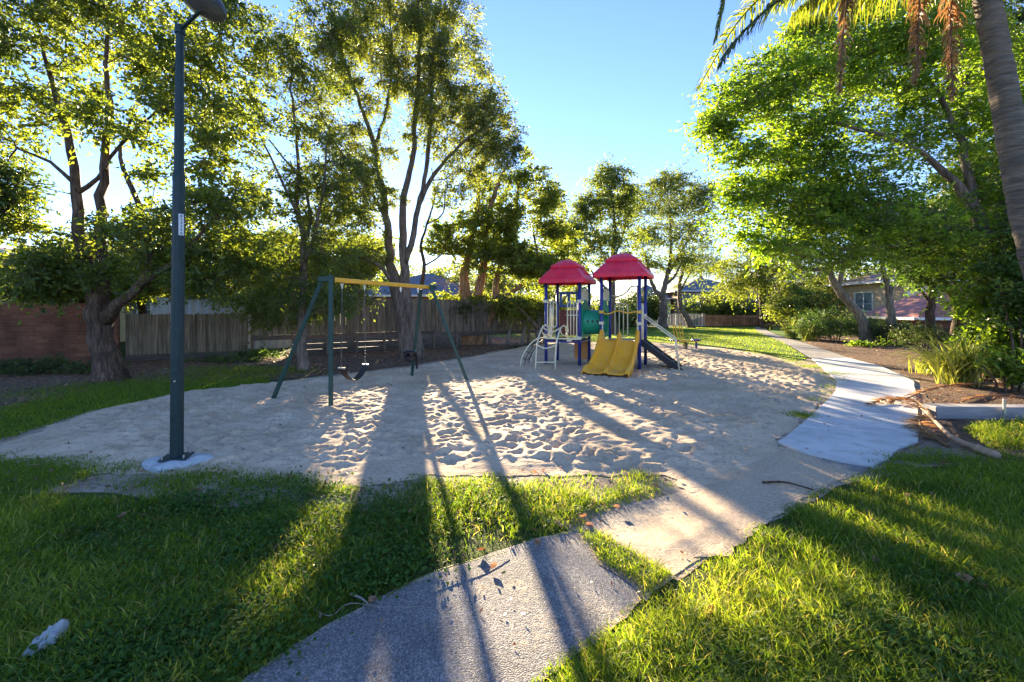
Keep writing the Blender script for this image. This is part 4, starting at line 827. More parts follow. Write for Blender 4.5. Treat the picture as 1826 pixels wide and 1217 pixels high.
# ============================================================ TIMBER EDGE, ROCK, LITTER
a, b = G(1682, 752), Vector((9.6, 6.55, 0)); a = Vector((a.x, 6.72, 0)); d = (b - a).normalized(); Ms_ = Matrix((d, Vector((-d.y, d.x, 0)), Z)).transposed()
tsl = empty('timber_sleeper', (a+b)/2, 'long weathered grey timber sleeper lying beside the garden bed', 'sleeper')
mb = MB(); mb.box((a+b)/2 + Z*.1 + Vector((0, .12, 0)), ((b-a).length, .26, .19), M=Ms_, v=1.0); mb.build('beam', attrmat('grey_sleeper', [(.16, .14, .14), (.25, .23, .23), (.30, .28, .28)], stretch=(2, 14, 14), dark=.75), tsl, bevel=.02)
mb = MB(); p = G(1806, 756); p = Vector((p.x, 6.60, 0)); mb.box(p + Z*.15, (.035, .025, .36)); mb.build('metal_stake', M['steel'], tsl, bevel=.004)
def rock(c, r_, label, squash=.6, seed=1):
    rr = random.Random(seed); mb = MB(); rows = []; n = 18; ph = [rr.uniform(0, 6) for _ in range(6)]
    for i in range(11):
        phi = math.pi*i/10 ; row = []
        for k in range(n):
            t = 6.283*k/n; q = r_*(1 + .16*math.sin(2*t + ph[0] + phi) + .1*math.sin(3*t + ph[1]) + .1*math.sin(4*phi + ph[2]) + .05*rr.uniform(-1, 1))
            row.append(c + Vector((q*math.sin(phi)*math.cos(t)*1.2, q*math.sin(phi)*math.sin(t), q*math.cos(phi)*squash)))
        rows.append(row)
    mb.grid(rows, closed=True); o = mb.build('rock', surf('rock_stone', (.30, .21, .13), (.48, .36, .24), scale=4, rough=.9, bump=.8, bscale=12, bdist=.03), smooth=True); return tag(o, label, 'rock')
rock(G(1812, 690) + Z*.08, .26, 'tan rounded rock at the edge of the garden bed', seed=3)
# crumpled white paper in the grass
def paper():
    c = G(80, 1168) + Z*.06; n, m = 20, 14; rows = []; g = np.random.default_rng(4)
    for i in range(n):
        row = []
        for k in range(m):
            u, v_ = i/(n-1)-.5, k/(m-1)-.5; w_ = .35 + .65*math.sin(math.pi*(u+.5)*.8 + .25)
            z = .045*(1 - 3*v_*v_)*w_ + .05*(float(vn(u+5, v_+5, .23, 3)) - .5) + .03*(float(vn(u+5, v_+5, .09, 8)) - .5)
            row.append(c + Vector((.02*u + .095*v_*w_ + .02*(float(vn(u, v_, .2, 5)) - .5), .15*u + .02*v_, z*.8 + .05*u)))
        rows.append(row)
    mb = MB(); mb.grid(rows); o = mb.build('crumpled_paper', surf('shaded_white_paper', (.26, .29, .31), (.40, .43, .45), scale=12, rough=.7, bump=.4, bscale=25), solid=.002)  # grey base colour carries the shade the white paper lies in
    return tag(o, 'crumpled white paper lying in the shaded grass', 'paper')
paper()
# leaves, sticks and twine
def dryleaf(p, s, az, name='dry_leaf'):
    mb = MB(); rows = []
    for i in range(7):
        u = i/6; w_ = s*.42*math.sin(math.pi*min(1, u*.93 + .03))**.8
        rows.append([p + Matrix.Rotation(az, 3, 'Z') @ Vector((s*(u-.5), k*w_, .012 + s*.3*abs(k)**1.5 + .25*s*(u-.5)**2)) for k in (-1, -.5, 0, .5, 1)])
    mb.grid(rows, v=random.random()); return mb.build(name, M['dry'])
lv = [(958,976,.06),(663,1086,.055),(1040,930,.07),(1050,945,.06),(882,1018,.05),(1268,1108,.07),(1405,1095,.06),(1618,893,.05),(1660,890,.045),(1722,1052,.09),(352,884,.06),(598,1028,.04),(730,990,.05),(1560,1010,.05),(1755,1060,.05),(1100,914,.05),(480,940,.05),(220,930,.06)]
first = dryleaf(Vector((0, 0, 0)), .06, 0)
for i, (px, py, s) in enumerate(lv):
    o = first if i == 0 else first.copy()
    if i: C.objects.link(o)
    o.location = G(px, py) + Z*(.03 if not (850 < px < 1060 and py > 925) else .015); o.rotation_euler = (random.uniform(-.3, .3), random.uniform(-.3, .3), random.uniform(0, 6.28)); o.scale = (s/.06,)*3
    tag(o, 'curled brown fallen leaf on the front lawn or path edge', 'dry leaf', 'fallen leaves on the front lawn and path edge')
def stick(pts, r_, label, mat, name='stick', cat='stick', z=.02):
    mb = MB(); P = smoothpath([G(a_, b_) + Z*(z + random.uniform(0, .02)) for a_, b_ in pts], n=5); mb.tube(P, [r_*(1 - .5*i/len(P)) for i in range(len(P))], 6); return tag(mb.build(name, mat, smooth=True), label, cat)
stick([(560,1100),(590,1108),(625,1088),(700,1093),(780,1086)], .0026, 'thin pale wire lying from the grass onto the asphalt', M['bark4'], 'wire', 'wire')
stick([(690,1072),(740,1045),(800,1022),(860,1005),(905,990)], .004, 'long yellow-green twine along the edge of the asphalt path', M['frond'], 'twine', 'twine')
stick([(625,1070),(645,1078),(660,1090)], .008, 'short grey twig by the asphalt edge', M['bark4'])
stick([(1535,900),(1560,940),(1592,985)], .006, 'long bare twig in the grass right of the path', M['bark4'])
stick([(1405,1050),(1440,1030)], .007, 'short straight stick in the sunny grass', M['bark4'])
stick([(1700,1130),(1725,1180),(1735,1217)], .005, 'thin dry stalk in the lower right grass', M['bark4'])
stick([(1500,1010),(1512,1035),(1545,1060)], .004, 'bent dry stem in the lawn shadow', M['bark4'])
stick([(1360,866),(1400,868),(1450,880)], .012, 'dark twig lying where the sand meets the path', M['bark1'])
stick([(30,1000),(52,990),(72,976)], .008, 'pale stick in the shaded grass near the paper', M['bark4'])

# ============================================================ TREES
SV = np.array(SUN)
# ground the low sun reaches between the crowns: (photo outline of the sunlit ground, share of leaves left out of its rays)
LIT = [([(690,690),(1000,680),(1260,700),(1330,800),(1260,860),(900,860),(730,870),(690,800)], .98),
       ([(560,720),(690,700),(700,880),(560,900),(540,800)], .92),
       ([(840,1010),(1000,985),(1150,1060),(1000,1230),(860,1230)], .98),
       ([(730,850),(860,850),(880,1000),(740,1010)], .98),
       ([(860,850),(1240,850),(1250,890),(900,960)], .96),
       ([(1000,1230),(1160,1060),(1420,900),(1500,850),(1600,850),(1900,980),(1900,1400),(950,1400)], .995),
       ([(1060,950),(1240,870),(1420,880),(1340,960),(1200,1030)], .98),
       ([(600,870),(690,870),(600,990),(520,1100),(430,1230),(350,1230),(440,1080),(530,960)], .97),
       ([(0,915),(160,850),(230,850),(100,930),(0,965)], .7),
       ([(1180,620),(1500,690),(1600,760),(1400,800),(1150,700)], .6),
       ([(1560,640),(1900,640),(1900,820),(1700,800)], .85), ([(1190,588),(1400,590),(1500,640),(1300,618),(1200,612)], .5)]
def sunprob(P):
    t = P[:, 2] / SV[2]; gx = P[:, 0] - SV[0]*t; gy = P[:, 1] - SV[1]*t; ok = gy > 1.3; y = np.where(ok, gy, 1)
    px = CX + F*gx/y; py = HY + F*H/y; pr = np.zeros(len(P))
    for poly, k in LIT: pr = np.maximum(pr, np.where(inpoly(px, py, poly) & ok, k, 0))
    s = SV[1]*gx - SV[0]*gy; s = s / math.hypot(SV[0], SV[1])
    for c_, w_ in ((3.15,.13),(2.74,.11),(2.33,.07),(1.9,.05),(1.45,.06),(4.0,.1)): pr = np.where((np.abs(s - c_ - .04*np.sin(gy*3)) < w_) & (gx > .3) & (gy < 5.2), pr*.45, pr)
    return pr
def seg_tubes(p0, p1, r0, r1, n):
    d = p1 - p0; L_ = np.linalg.norm(d, axis=1, keepdims=True) + 1e-9; d = d / L_
    up = np.where(np.abs(d[:, 2:3]) < .9, [[0, 0, 1.]], [[1., 0, 0]]); x = np.cross(d, up); x /= np.linalg.norm(x, axis=1, keepdims=True); y = np.cross(d, x)
    a = 2*np.pi*np.arange(n)/n; ring = x[:, None]*np.cos(a)[None, :, None] + y[:, None]*np.sin(a)[None, :, None]
    V = np.concatenate([p0[:, None] - d[:, None]*r0[:, None, None]*.3 + ring*r0[:, None, None], p1[:, None] + ring*r1[:, None, None]], 1)
    b = (np.arange(len(p0))*2*n)[:, None, None]; k = np.arange(n); f = np.stack([k, (k+1) % n, (k+1) % n + n, k + n], 1)[None] + b
    return V.reshape(-1, 3), f.reshape(-1, 4)
def leaves(centers, L_, Wd, droop, g, cull=True, fold=.25, axis=None):
    n = len(centers)
    if cull: k = g.random(n) >= sunprob(centers); centers = centers[k]; n = len(centers)
    d = g.normal(0, 1, (n, 3)); d[:, 2] = d[:, 2]*.7 - droop
    if axis is not None: d = d*.75 + axis*1.1
    d /= np.linalg.norm(d, axis=1, keepdims=True)
    u = g.normal(0, 1, (n, 3)); s = np.cross(d, u); s /= np.linalg.norm(s, axis=1, keepdims=True); nn = np.cross(s, d)
    l = (L_ * g.uniform(.6, 1.25, n))[:, None]; w = (Wd * g.uniform(.6, 1.3, n))[:, None]
    m_ = centers + nn*w*fold
    V = np.stack([centers - d*l/2, m_ + s*w/2 - d*l*.05, centers + d*l/2, m_ - s*w/2 - d*l*.05], 1).reshape(-1, 3)
    b = (np.arange(n)*4)[:, None]; return V, np.concatenate([b + [0, 2, 1], b + [0, 3, 2]]), n
def tree(name, label, stems, blobs, bark, leaf, L_=.10, Wd=.04, droop=.5, per=45, sig=.26, seed=1, group=None, cat='tree', cull=True, wob=.10, sides=14, flare=1.5, tw=.0040, cmin=None, crownname='crown', fold=.25, world=False, start=.0, ck=1.0, flat=.8):
    if L_ < .2: L_ *= 1.12; Wd *= 1.18; sig *= .86; per *= 1.4
    g = np.random.default_rng(seed); random.seed(seed)
    conv = (lambda q: tuple(q)) if world else (lambda q: (*W(q[0], q[1], q[2]), q[3]))
    ST = []
    for st in stems:
        P = [conv(q) for q in st]; ST.append(smoothpath(P, step=.28))
    b0 = ST[0][0]; root = empty(name, (b0[0], b0[1], 0), label, cat, group)
    tm = MB(); nodes = []; rf = []
    for si, P in enumerate(ST):
        P = [np.array(p) for p in P]
        pts = [Vector(p[:3]) for p in P]; rr = [max(.006, p[3]) for p in P]
        for i in range(len(pts)):
            if 0 < i < len(pts)-1: pts[i] = pts[i] + Vector(g.normal(0, .012 + rr[i]*.06, 3))
        if pts[0].z < .45: rr = [r_*(1 + (flare-1)*math.exp(-(max(0, p.z)/.25))) for r_, p in zip(rr, pts)]; pts[0].z = -.15
        tm.tube(pts, rr, sides if max(rr) > .05 else 8, caps=True, wob=wob if max(rr) > .06 else 0, v=.5)
        nodes += [np.array(p) for p in pts]; rf += rr
    nodes = np.array(nodes); base_n = len(nodes); par = [-1]*base_n; nodes_l = list(nodes); rmax = list(rf)
    cs = []
    for b in blobs:
        c = np.array(W(b[0], b[1], b[2]) if not world else b[:3]); rx, rz, n = b[3], b[4], b[5]; ry = b[6] if len(b) > 6 else rx*.8
        q = g.normal(0, 1, (n, 3)); q /= np.linalg.norm(q, axis=1, keepdims=True); q *= (g.random(n) ** .45)[:, None]
        cs.append(c + q*np.array([rx, ry, rz]))
    cs = np.concatenate(cs); cs = cs[cs[:, 2] > .04]
    if L_ < .2 and cull: gn = fbm(cs[:, 0]*.8 + cs[:, 2]*.9, cs[:, 1]*.6 - cs[:, 2]*.7 + cs[:, 0]*.5, 1.1, seed % 9, 2); cs = cs[gn > np.quantile(gn, .13)]
    kk = g.random(len(cs)) >= (sunprob(cs)*.75*ck if cull else 0); cs = cs[kk]
    d0 = np.array([np.min(np.sum((nodes - p)**2, 1)) for p in cs]); cs = cs[np.argsort(d0)]
    arr = np.zeros((base_n + len(cs)*14, 3)); arr[:base_n] = nodes; m = base_n; zmin = start
    for p in cs:
        df = arr[:m] - p; dist = np.sqrt((df**2).sum(1)); cost = dist + .9*np.maximum(0, df[:, 2]) + np.where(arr[:m, 2] < zmin, 5, 0)
        j = int(np.argmin(cost)); a = arr[j]; D = dist[j]; k = max(1, min(12, int(D/.32))); last = j
        bend = g.normal(0, .10*D, 3); bend[2] -= .06*D
        for i in range(1, k+1):
            t = i/k; q = a + (p-a)*t + bend*math.sin(math.pi*t) + (g.normal(0, .025, 3) if i < k else 0); arr[m] = q; par.append(last); rmax.append(9); last = m; m += 1
    cnt = np.ones(m)
    for i in range(m-1, base_n-1, -1): cnt[par[i]] += cnt[i]*.9 if par[i] >= base_n else 0
    rad = np.array([rmax[i] if i < base_n else tw*cnt[i]**.52 for i in range(m)])
    for i in range(base_n, m): rad[i] = min(rad[i], rad[par[i]]*.92)
    ci = np.arange(base_n, m); pi = np.array([par[i] for i in ci], int) if len(ci) else np.array([], int)
    Vs, Fs = [np.concatenate(tm.V)], {k_: [np.array(v_)] for k_, v_ in tm.F.items()}; off = len(Vs[0])
    if len(ci):
        r1 = rad[ci]; r0 = np.minimum(rad[pi], r1*1.25)
        for lo, hi, n in ((0, .012, 3), (.012, .03, 5), (.03, 9, 8)):
            k = (r1 >= lo) & (r1 < hi)
            if k.any():
                V, f = seg_tubes(arr[pi[k]], arr[ci[k]], r0[k], r1[k], n); Vs.append(V); Fs.setdefault(4, []).append(f + off); off += len(V)
    # leaves in sprays round every twig end
    n = len(cs); num = g.poisson(per * g.gamma(3, 1/3, n)); idx = np.repeat(np.arange(n), num); cv = g.normal(.5, .17, n)
    NS = 8; D = g.normal(0, 1, (n, NS, 3)); D[..., 2] = D[..., 2]*flat*.8; D /= np.linalg.norm(D, axis=2, keepdims=True)
    LN = sig * 2.15 * g.uniform(.45, 1.25, (n, NS, 1)); sb = g.integers(0, NS, len(idx)); t_ = (g.random(len(idx)) ** .6)[:, None]
    dd = D[idx, sb]; ln = LN[idx, sb]; off_ = dd*t_*ln + g.normal(0, 1, (len(idx), 3)) * (L_*.38); off_[:, 2] -= droop*.5*(t_**2*ln)[:, 0]
    te = cs[:, None] + D*LN*.9; te[..., 2] -= droop*.4*LN[..., 0]; tm_ = cs[:, None] + D*LN*.5; tm_[..., 2] -= droop*.1*LN[..., 0]; ta = np.repeat(cs[:, None], NS, 1); tr_ = np.full(n*NS, tw*.8)
    V1, f1 = seg_tubes(ta.reshape(-1, 3), tm_.reshape(-1, 3), tr_, tr_*.7, 3); V2, f2 = seg_tubes(tm_.reshape(-1, 3), te.reshape(-1, 3), tr_*.7, tr_*.4, 3)
    Vs += [V1, V2]; Fs.setdefault(4, []).extend([f1 + off, f2 + off + len(V1)])
    mesh_obj('trunk', np.concatenate(Vs), [np.concatenate(f) for f in Fs.values()], bark, root, smooth=True)
    cc = cs[idx] + off_; k = cc[:, 2] > (cmin if cmin is not None else .05); cc = cc[k]; dd = dd[k]; vv = np.clip(cv[idx][k] + g.normal(0, .16, k.sum()), 0, 1)
    if cull: kp = g.random(len(cc)) >= sunprob(cc)*ck; cc = cc[kp]; vv = vv[kp]; dd = dd[kp]
    V, f, m_ = leaves(cc, L_, Wd, droop, g, cull=False, fold=fold, axis=dd)
    mesh_obj(crownname, V, [f], leaf, root, np.repeat(vv, 4)); return root

# T1 big tree by the brick wall
tree('spreading_tree', 'large spreading tree with a thick leaning trunk in front of the red brick wall',
 [[(196,684,10.3,.30),(186,630,10.3,.25),(178,580,10.3,.23),(172,545,10.3,.21),(160,490,10.4,.15),(143,430,10.4,.12),(137,350,10.5,.10),(128,270,10.6,.08),(105,190,10.7,.055),(80,100,10.8,.035),(60,10,11,.015)],
  [(174,552,10.3,.17),(184,490,10.35,.13),(180,400,10.4,.11),(186,300,10.4,.09),(196,200,10.5,.06),(190,90,10.6,.04),(200,-60,10.7,.015)],
  [(182,575,10.3,.17),(208,545,10.1,.115),(245,515,10.0,.09),(268,470,10.0,.09),(262,410,10.1,.07),(238,340,10.2,.055),(215,280,10.3,.04),(240,190,10.4,.02)],
  [(250,510,10.0,.08),(290,485,9.7,.06),(340,440,9.6,.045),(390,380,9.6,.02)],
  [(137,345,10.5,.06),(175,320,10.4,.045),(215,260,10.3,.035),(290,190,10.2,.02)],
  [(135,330,10.5,.05),(90,290,10.4,.035),(30,265,10.2,.02)]],
 [(50,30,11,2.3,1.2,80),(40,400,10.4,1.2,.8,45),(80,480,10,1.1,.5,40),(220,30,10.8,2.2,1.4,100),(350,90,10.5,1.9,1.4,85),(20,210,10.6,1.3,.9,30),(120,170,11,1.1,.7,25),(265,200,10.5,1.7,1.1,80),(375,235,10.3,1.4,1.1,65),(20,390,10,1.1,.8,30),(210,400,10.6,1.5,.7,30),(365,360,10,1.4,.9,60),(110,480,9.9,1.1,.5,42),(280,430,10.0,1.3,.7,55),(400,450,10.2,1.1,.7,50),(190,-110,10.8,3,1.6,80),(-100,250,10.5,1.6,2.2,80),(60,520,9.9,.7,.25,12),(340,500,10,.9,.4,28)],
 M['bark1'], M['leafA'], .12, .055, .45, 44, .28, seed=21, start=1.7)
# T1b foliage of another tree beyond the frame edge
tree('spreading_tree', 'dark-leaved tree at the far left edge reaching over the brick wall',
 [[(-160,700,9.6,.22),(-150,560,9.7,.18),(-120,400,9.8,.14),(-90,250,9.8,.10),(-60,80,9.9,.04)], [(-130,450,9.8,.09),(-60,380,9.8,.06),(0,300,9.8,.03)]],
 [(-90,60,9.8,1.4,1.4,50),(-15,320,9.7,.9,.7,36),(-120,350,9.7,1.2,1.4,50)], M['bark1'], M['leafD'], .12, .05, .4, 55, .28, seed=22, start=1.7)
# T2
tree('slender_tree', 'slender dark-trunked tree behind the left legs of the swing frame',
 [[(541,668,12.1,.15),(540,620,12.1,.125),(538,560,12.2,.115),(543,480,12.3,.10),(540,420,12.3,.085),(530,370,12.4,.065),(532,280,12.4,.045),(520,160,12.5,.03),(525,60,12.6,.012)],
  [(542,470,12.3,.07),(556,430,12.2,.055),(575,350,12.2,.04),(585,240,12.2,.02)], [(538,440,12.3,.06),(552,400,12.6,.05),(540,330,12.7,.035),(480,250,12.7,.02)], [(537,400,12.3,.05),(505,330,12.0,.035),(455,220,12,.018)]],
 [(470,110,12.5,1.2,1.2,60),(560,110,12.5,1.3,1.5,75),(440,220,12.3,1.1,1.1,50),(540,260,12.5,1.4,1.3,80),(620,330,12.5,1.1,1.1,55),(470,350,12.3,1.3,1.0,65),(570,430,12.2,1.2,.8,55),(450,460,12,1.0,.7,50),(520,520,12,.9,.5,36),(600,530,11.9,.6,.35,18),(500,555,12.8,1.3,.45,44),(620,535,12.8,1.2,.45,36),(445,535,12.8,.8,.4,22),(445,45,12.6,.7,.7,26),(600,40,12.8,1.2,.9,50)],
 M['bark2'], M['leafA'], .105, .038, .6, 46, .25, seed=23, start=1.6)
# T3 the forked tree the sun shines through
tree('forked_tree', 'tall forked tree behind the swings with the low sun beside its stems',
 [[(728,642,14.8,.25),(722,600,14.8,.21),(712,550,14.9,.2),(708,515,14.9,.2),(697,470,15,.14),(690,400,15,.115),(680,320,15,.095),(668,260,15.1,.08),(648,200,15.1,.06),(622,130,15.2,.05),(600,60,15.3,.025)],
  [(745,640,14.9,.2),(738,590,14.9,.2),(722,530,14.9,.2),(722,480,14.9,.14),(718,420,14.9,.12),(720,350,14.9,.10),(735,290,14.9,.08),(742,200,15,.075),(748,100,15,.05),(745,-20,15,.02)],
  [(722,470,14.9,.11),(738,420,14.8,.095),(745,370,14.8,.085),(756,320,14.7,.07),(765,250,14.7,.07),(770,150,14.7,.045),(775,40,14.7,.02)],
  [(745,370,14.8,.08),(775,310,14.6,.065),(810,270,14.5,.05),(860,230,14.4,.035),(905,225,14.3,.02)], [(690,395,15,.07),(655,330,14.8,.05),(600,260,14.7,.035),(570,200,14.7,.02)], [(706,510,14.9,.08),(670,470,14.6,.05),(620,455,14.5,.03)],
  [(668,260,15.1,.06),(690,190,15.2,.05),(700,90,15.3,.03),(690,0,15.4,.015)]],
 [(620,50,15.2,1.7,1.6,120),(720,20,15,1.9,1.6,140),(700,110,14.6,1.5,1.2,70),(740,190,14.5,1.3,1.0,50),(650,340,14.7,1.1,.8,30),(590,400,14.8,1.0,.8,30),(790,80,14.8,1.7,1.6,135),(600,170,15,1.6,1.4,90),(700,150,15,1.8,1.3,80),(820,170,14.8,1.5,1.4,130),(870,225,14.5,1.2,1.0,62),(640,260,15,1.4,1.0,55),(780,240,14.8,1.4,.7,40),(590,330,14.9,1.3,1.0,55),(840,300,14.6,1.3,.8,50),(630,400,14.8,1.3,.9,55),(655,450,14.5,.8,.4,16),(800,345,14.8,.8,.5,9),(620,480,14.7,1.2,.6,42),(895,265,14.4,.7,.5,24),(690,-60,15,2.4,1,60)],
 M['bark2'], M['leafB'], .125, .036, .8, 52, .27, seed=24, start=2.0, sides=16)
# T4 paperbark clump
tree('paperbark_tree', 'thick multi-stemmed tree with reddish papery bark by the paling fence',
 [[(832,616,21,.42),(830,580,21,.34),(832,540,21,.3),(828,500,21,.2),(838,440,21.1,.13),(850,380,21.2,.12),(855,320,21.3,.05)],
  [(838,615,20.9,.34),(850,575,20.9,.3),(852,530,21,.2),(862,480,21,.16),(866,420,21,.11),(880,350,21.1,.1),(905,290,21.2,.04)],
  [(840,612,20.8,.3),(862,570,20.8,.26),(884,540,20.8,.2),(885,500,20.9,.14),(900,450,21,.1),(915,400,21.1,.09),(925,330,21.2,.04)],
  [(855,600,20.7,.2),(880,560,20.6,.16),(905,530,20.5,.12),(935,505,20.4,.06)]],
 [(830,380,21,1.4,1.4,34),(880,400,21,1.5,1.2,45),(800,440,21,1.2,1,30),(850,460,20.8,1.8,1.4,60),(900,470,20.8,1.5,1.4,60),(800,500,20.7,1,.7,28),(880,320,21.4,1.4,1.4,45),(925,310,21.4,1.1,1.1,30),(835,520,20.6,1.1,.5,26)],
 M['bark3'], M['leafY'], .17, .06, .5, 85, .42, seed=25, ck=1.0, flare=1.35, wob=.2, start=2.6)
# T5 low dense trees right of it
tree('low_tree', 'dense golden-green low-branching tree immediately left of the climbing frame',
 [[(965,604,20,.16),(960,570,20,.13),(975,530,20.2,.1),(960,470,20.3,.07),(950,400,20.4,.03)], [(962,590,20,.1),(935,560,19.6,.08),(910,530,19.4,.05)], [(968,575,20,.1),(990,530,20,.07),(1005,470,20,.04)], [(965,595,20,.08),(990,560,19.6,.06),(1015,520,19.5,.03)]],
 [(950,400,20.6,1.4,1.5,50),(970,350,20.8,.8,1.0,24),(930,470,20.2,1.6,1.2,75),(985,480,20.2,1.4,1.3,70),(940,540,19.8,1.5,.8,55),(995,430,20.4,1.0,1.1,40),(1010,545,19.8,.9,.7,26)],
 M['bark2'], M['leafY'], .14, .055, .4, 80, .36, seed=26, ck=.85, start=.8)
for i, (px, py, Y, lean) in enumerate([(905,612,20.5,12),(930,606,20.3,20),(876,614,20.8,-8)]):
    tree('small_tree', ['leaning sapling with bare twigs between the paperbark and the low tree', 'crooked bare-stemmed sapling nearest the low golden-green tree', 'thin sapling close against the papery trunks'][i],
     [[(px,py,Y,.08),(px+lean*.4,py-22,Y,.06),(px+lean,py-50,Y,.045),(px+lean*2.2,py-75,Y-.2,.02)], [(px+lean*.5,py-25,Y,.04),(px-lean*.8,py-50,Y,.03),(px-lean,py-80,Y,.012)]], [(px+lean,py-70,Y,1.0,.6,26),(px-lean,py-78,Y,.7,.5,14)], M['bark4'], M['leafY'], .13, .045, .4, 26, .3, seed=60+i, start=.4)
# trees beyond the fence, each of its own
back = [(140,490,16.5,2.0,1.0,'yellow-green bushy tree behind the brick wall beside the cream house'),(250,484,18.5,2.5,1.2,'leafy tree behind the grey fence beside the lamp post'),(400,478,18,2.4,1.2,'dense tree over the blue-grey shed'),
        (500,468,19.5,2.1,1.3,'bushy tree behind the fence in line with the swing frame'),(640,468,21.5,1.9,1.15,'thin yellow-green tree behind the fence left of the forked trunk'),]
for i, (px, py, Y, rx, rz, lab) in enumerate(back):
    c = W(px, py, Y); s = F / Y
    tree('back_tree', lab, [[(px,HY+F*H/Y,Y,.17),(px+6,HY+20,Y,.14),(px-4,py+.3*s,Y,.1),(px+5,py-.8*s,Y,.03)], [(px+2,HY-10,Y,.09),(px+.8*s,py,Y,.04)], [(px,HY-20,Y,.08),(px-.9*s,py,Y,.04)]],
     [(px,py,Y,rx,rz,120),(px-rx*.7*s,py+.5*s,Y-.4,rx*.6,rz*.55,45),(px+rx*.7*s,py+.3*s,Y-.3,rx*.6,rz*.6,50),(px+.3*s,py-rz*.7*s,Y,rx*.6,rz*.5,30)], M['bark1'], M['leafY'], .15, .062, .4, 46, .4, seed=70+i, ck=.98, start=1.9)
tree('twisted_tree', 'thin twisted almost bare tree in front of the blue-grey roof', [[(744,606,20,.13),(746,560,20,.11),(752,500,20,.085),(757,470,20,.075),(750,440,20,.06),(762,400,20,.045),(775,350,20,.03),(770,300,20.1,.02)], [(756,475,20,.04),(785,455,20,.03),(800,420,20,.02),(812,380,20,.01)], [(762,400,20,.03),(790,380,20,.03),(795,330,20,.02)]],
 [(760,395,20,1,1,12),(800,430,20,.9,.6,14),(770,520,19.6,.9,.4,16)], M['bark1'], M['leafY'], .13, .05, .4, 30, .3, seed=80, start=2)
for i, (px, Y, rx, rz, zc, lab) in enumerate([(640,52,4.2,2.8,4.6,'distant golden tree low behind the bungalow roof'),(735,58,4.5,2.6,4.8,'distant hazy tree directly under the low sun'),(830,56,4.8,3.0,5.0,'distant yellow-green tree behind the papery trunks'),(925,60,5.0,3.4,5.4,'distant yellow-green tree behind the low golden tree'),(540,48,4.5,3.4,4.8,'distant tree behind the bushy trees near the swing legs')]):
    z2p = lambda z: HY - (z - H)*F/Y; s = F/Y
    tree('distant_tree', lab, [[(px,HY+F*H/Y,Y,.3),(px+3,HY-10,Y,.22),(px,z2p(zc),Y,.08)]], [(px,z2p(zc),Y,rx,rz,110),(px-rx*.6*s,z2p(zc-1),Y-1,rx*.6,rz*.6,40),(px+rx*.6*s,z2p(zc-1),Y-1,rx*.6,rz*.6,40)], M['bark2'], M['leafY'], .38, .16, .4, 42, .75, seed=150+i, start=1.5)
# shrub hanging on the fence
tree('dark_shrub', 'dark green shrub spilling over the paling fence left of the papery trunks', [[(812,600,20.2,.06),(810,570,20.2,.05),(805,545,20.2,.03)]], [(805,552,19.9,.9,.42,60,.4)], M['bark1'], M['leafD'], .10, .03, .9, 60, .2, seed=81, cat='shrub', start=.5)
# T6-T9 far trees
tree('tall_tree', 'tall thin-crowned tree rising directly behind the red roofs',
 [[(1095,592,29,.20),(1093,540,29,.17),(1092,470,29,.14),(1096,400,29,.10),(1090,350,29,.05),(1090,310,29,.02)], [(1093,500,29,.09),(1070,440,29,.06),(1050,390,29,.04),(1035,345,29,.02)], [(1092,470,29,.08),(1110,420,29,.05),(1120,370,29,.03)], [(1093,530,29,.08),(1060,490,28.5,.06),(1025,455,28.3,.03)]],
 [(1090,320,29,1.4,1.2,70),(1085,370,29,2.0,1.1,80),(1028,375,28.8,1.8,1.4,90),(1040,430,28.6,2.2,1.2,95),(1005,420,28.6,1.2,1.0,40),(1110,420,29,1.2,1.2,40),(1015,480,28.2,1.6,1.0,60),(1075,480,28.6,1.4,.9,40),(1120,345,29,.7,.7,15),(1010,530,28,1.5,1.0,50)],
 M['bark2'], M['leafA'], .17, .06, .5, 48, .42, seed=27, start=3)
tree('rounded_tree', 'rounded green tree with a dark trunk and side branch right of the red roofs',
 [[(1183,586,37,.34),(1183,550,37,.30),(1182,525,37,.26),(1190,490,37,.18),(1196,450,37,.12),(1195,400,37,.07),(1190,340,37,.03)], [(1182,532,37,.2),(1165,512,36.8,.15),(1158,485,36.7,.11),(1150,450,36.6,.06)], [(1190,490,37,.13),(1212,455,37,.09),(1235,410,37,.04)], [(1185,510,37,.12),(1205,490,37.2,.09),(1222,450,37.3,.05)]],
 [(1190,325,37,1.6,1.2,60),(1155,360,37,2.5,1.6,100),(1220,365,37,2.7,1.7,120),(1255,350,37,1.2,1.2,40),(1145,420,36.8,1.7,1.3,55),(1190,420,37,2.3,1.3,60),(1245,415,37,1.7,1.5,60),(1230,460,37,1.6,1.0,40),(1150,470,36.6,1.3,.9,30),(1190,468,36.8,1.5,.7,25),(1215,320,37,.7,.7,14)],
 M['bark2'], M['leafA'], .22, .085, .45, 46, .55, seed=28, start=3.5)
tree('leaning_tree', 'leaning slim tree in front of the two-storey house', [[(1234,584,38,.26),(1224,565,38,.22),(1214,545,38,.19),(1212,510,38,.15),(1220,470,38,.09),(1215,430,38,.04)], [(1213,520,38,.1),(1228,490,38,.06),(1240,455,38,.03)]],
 [(1225,450,38,1.6,1.2,30),(1240,485,38,1.2,.7,14),(1205,500,38,1.1,.8,16)], M['bark2'], M['leafA'], .2, .08, .45, 34, .5, seed=29, start=3)
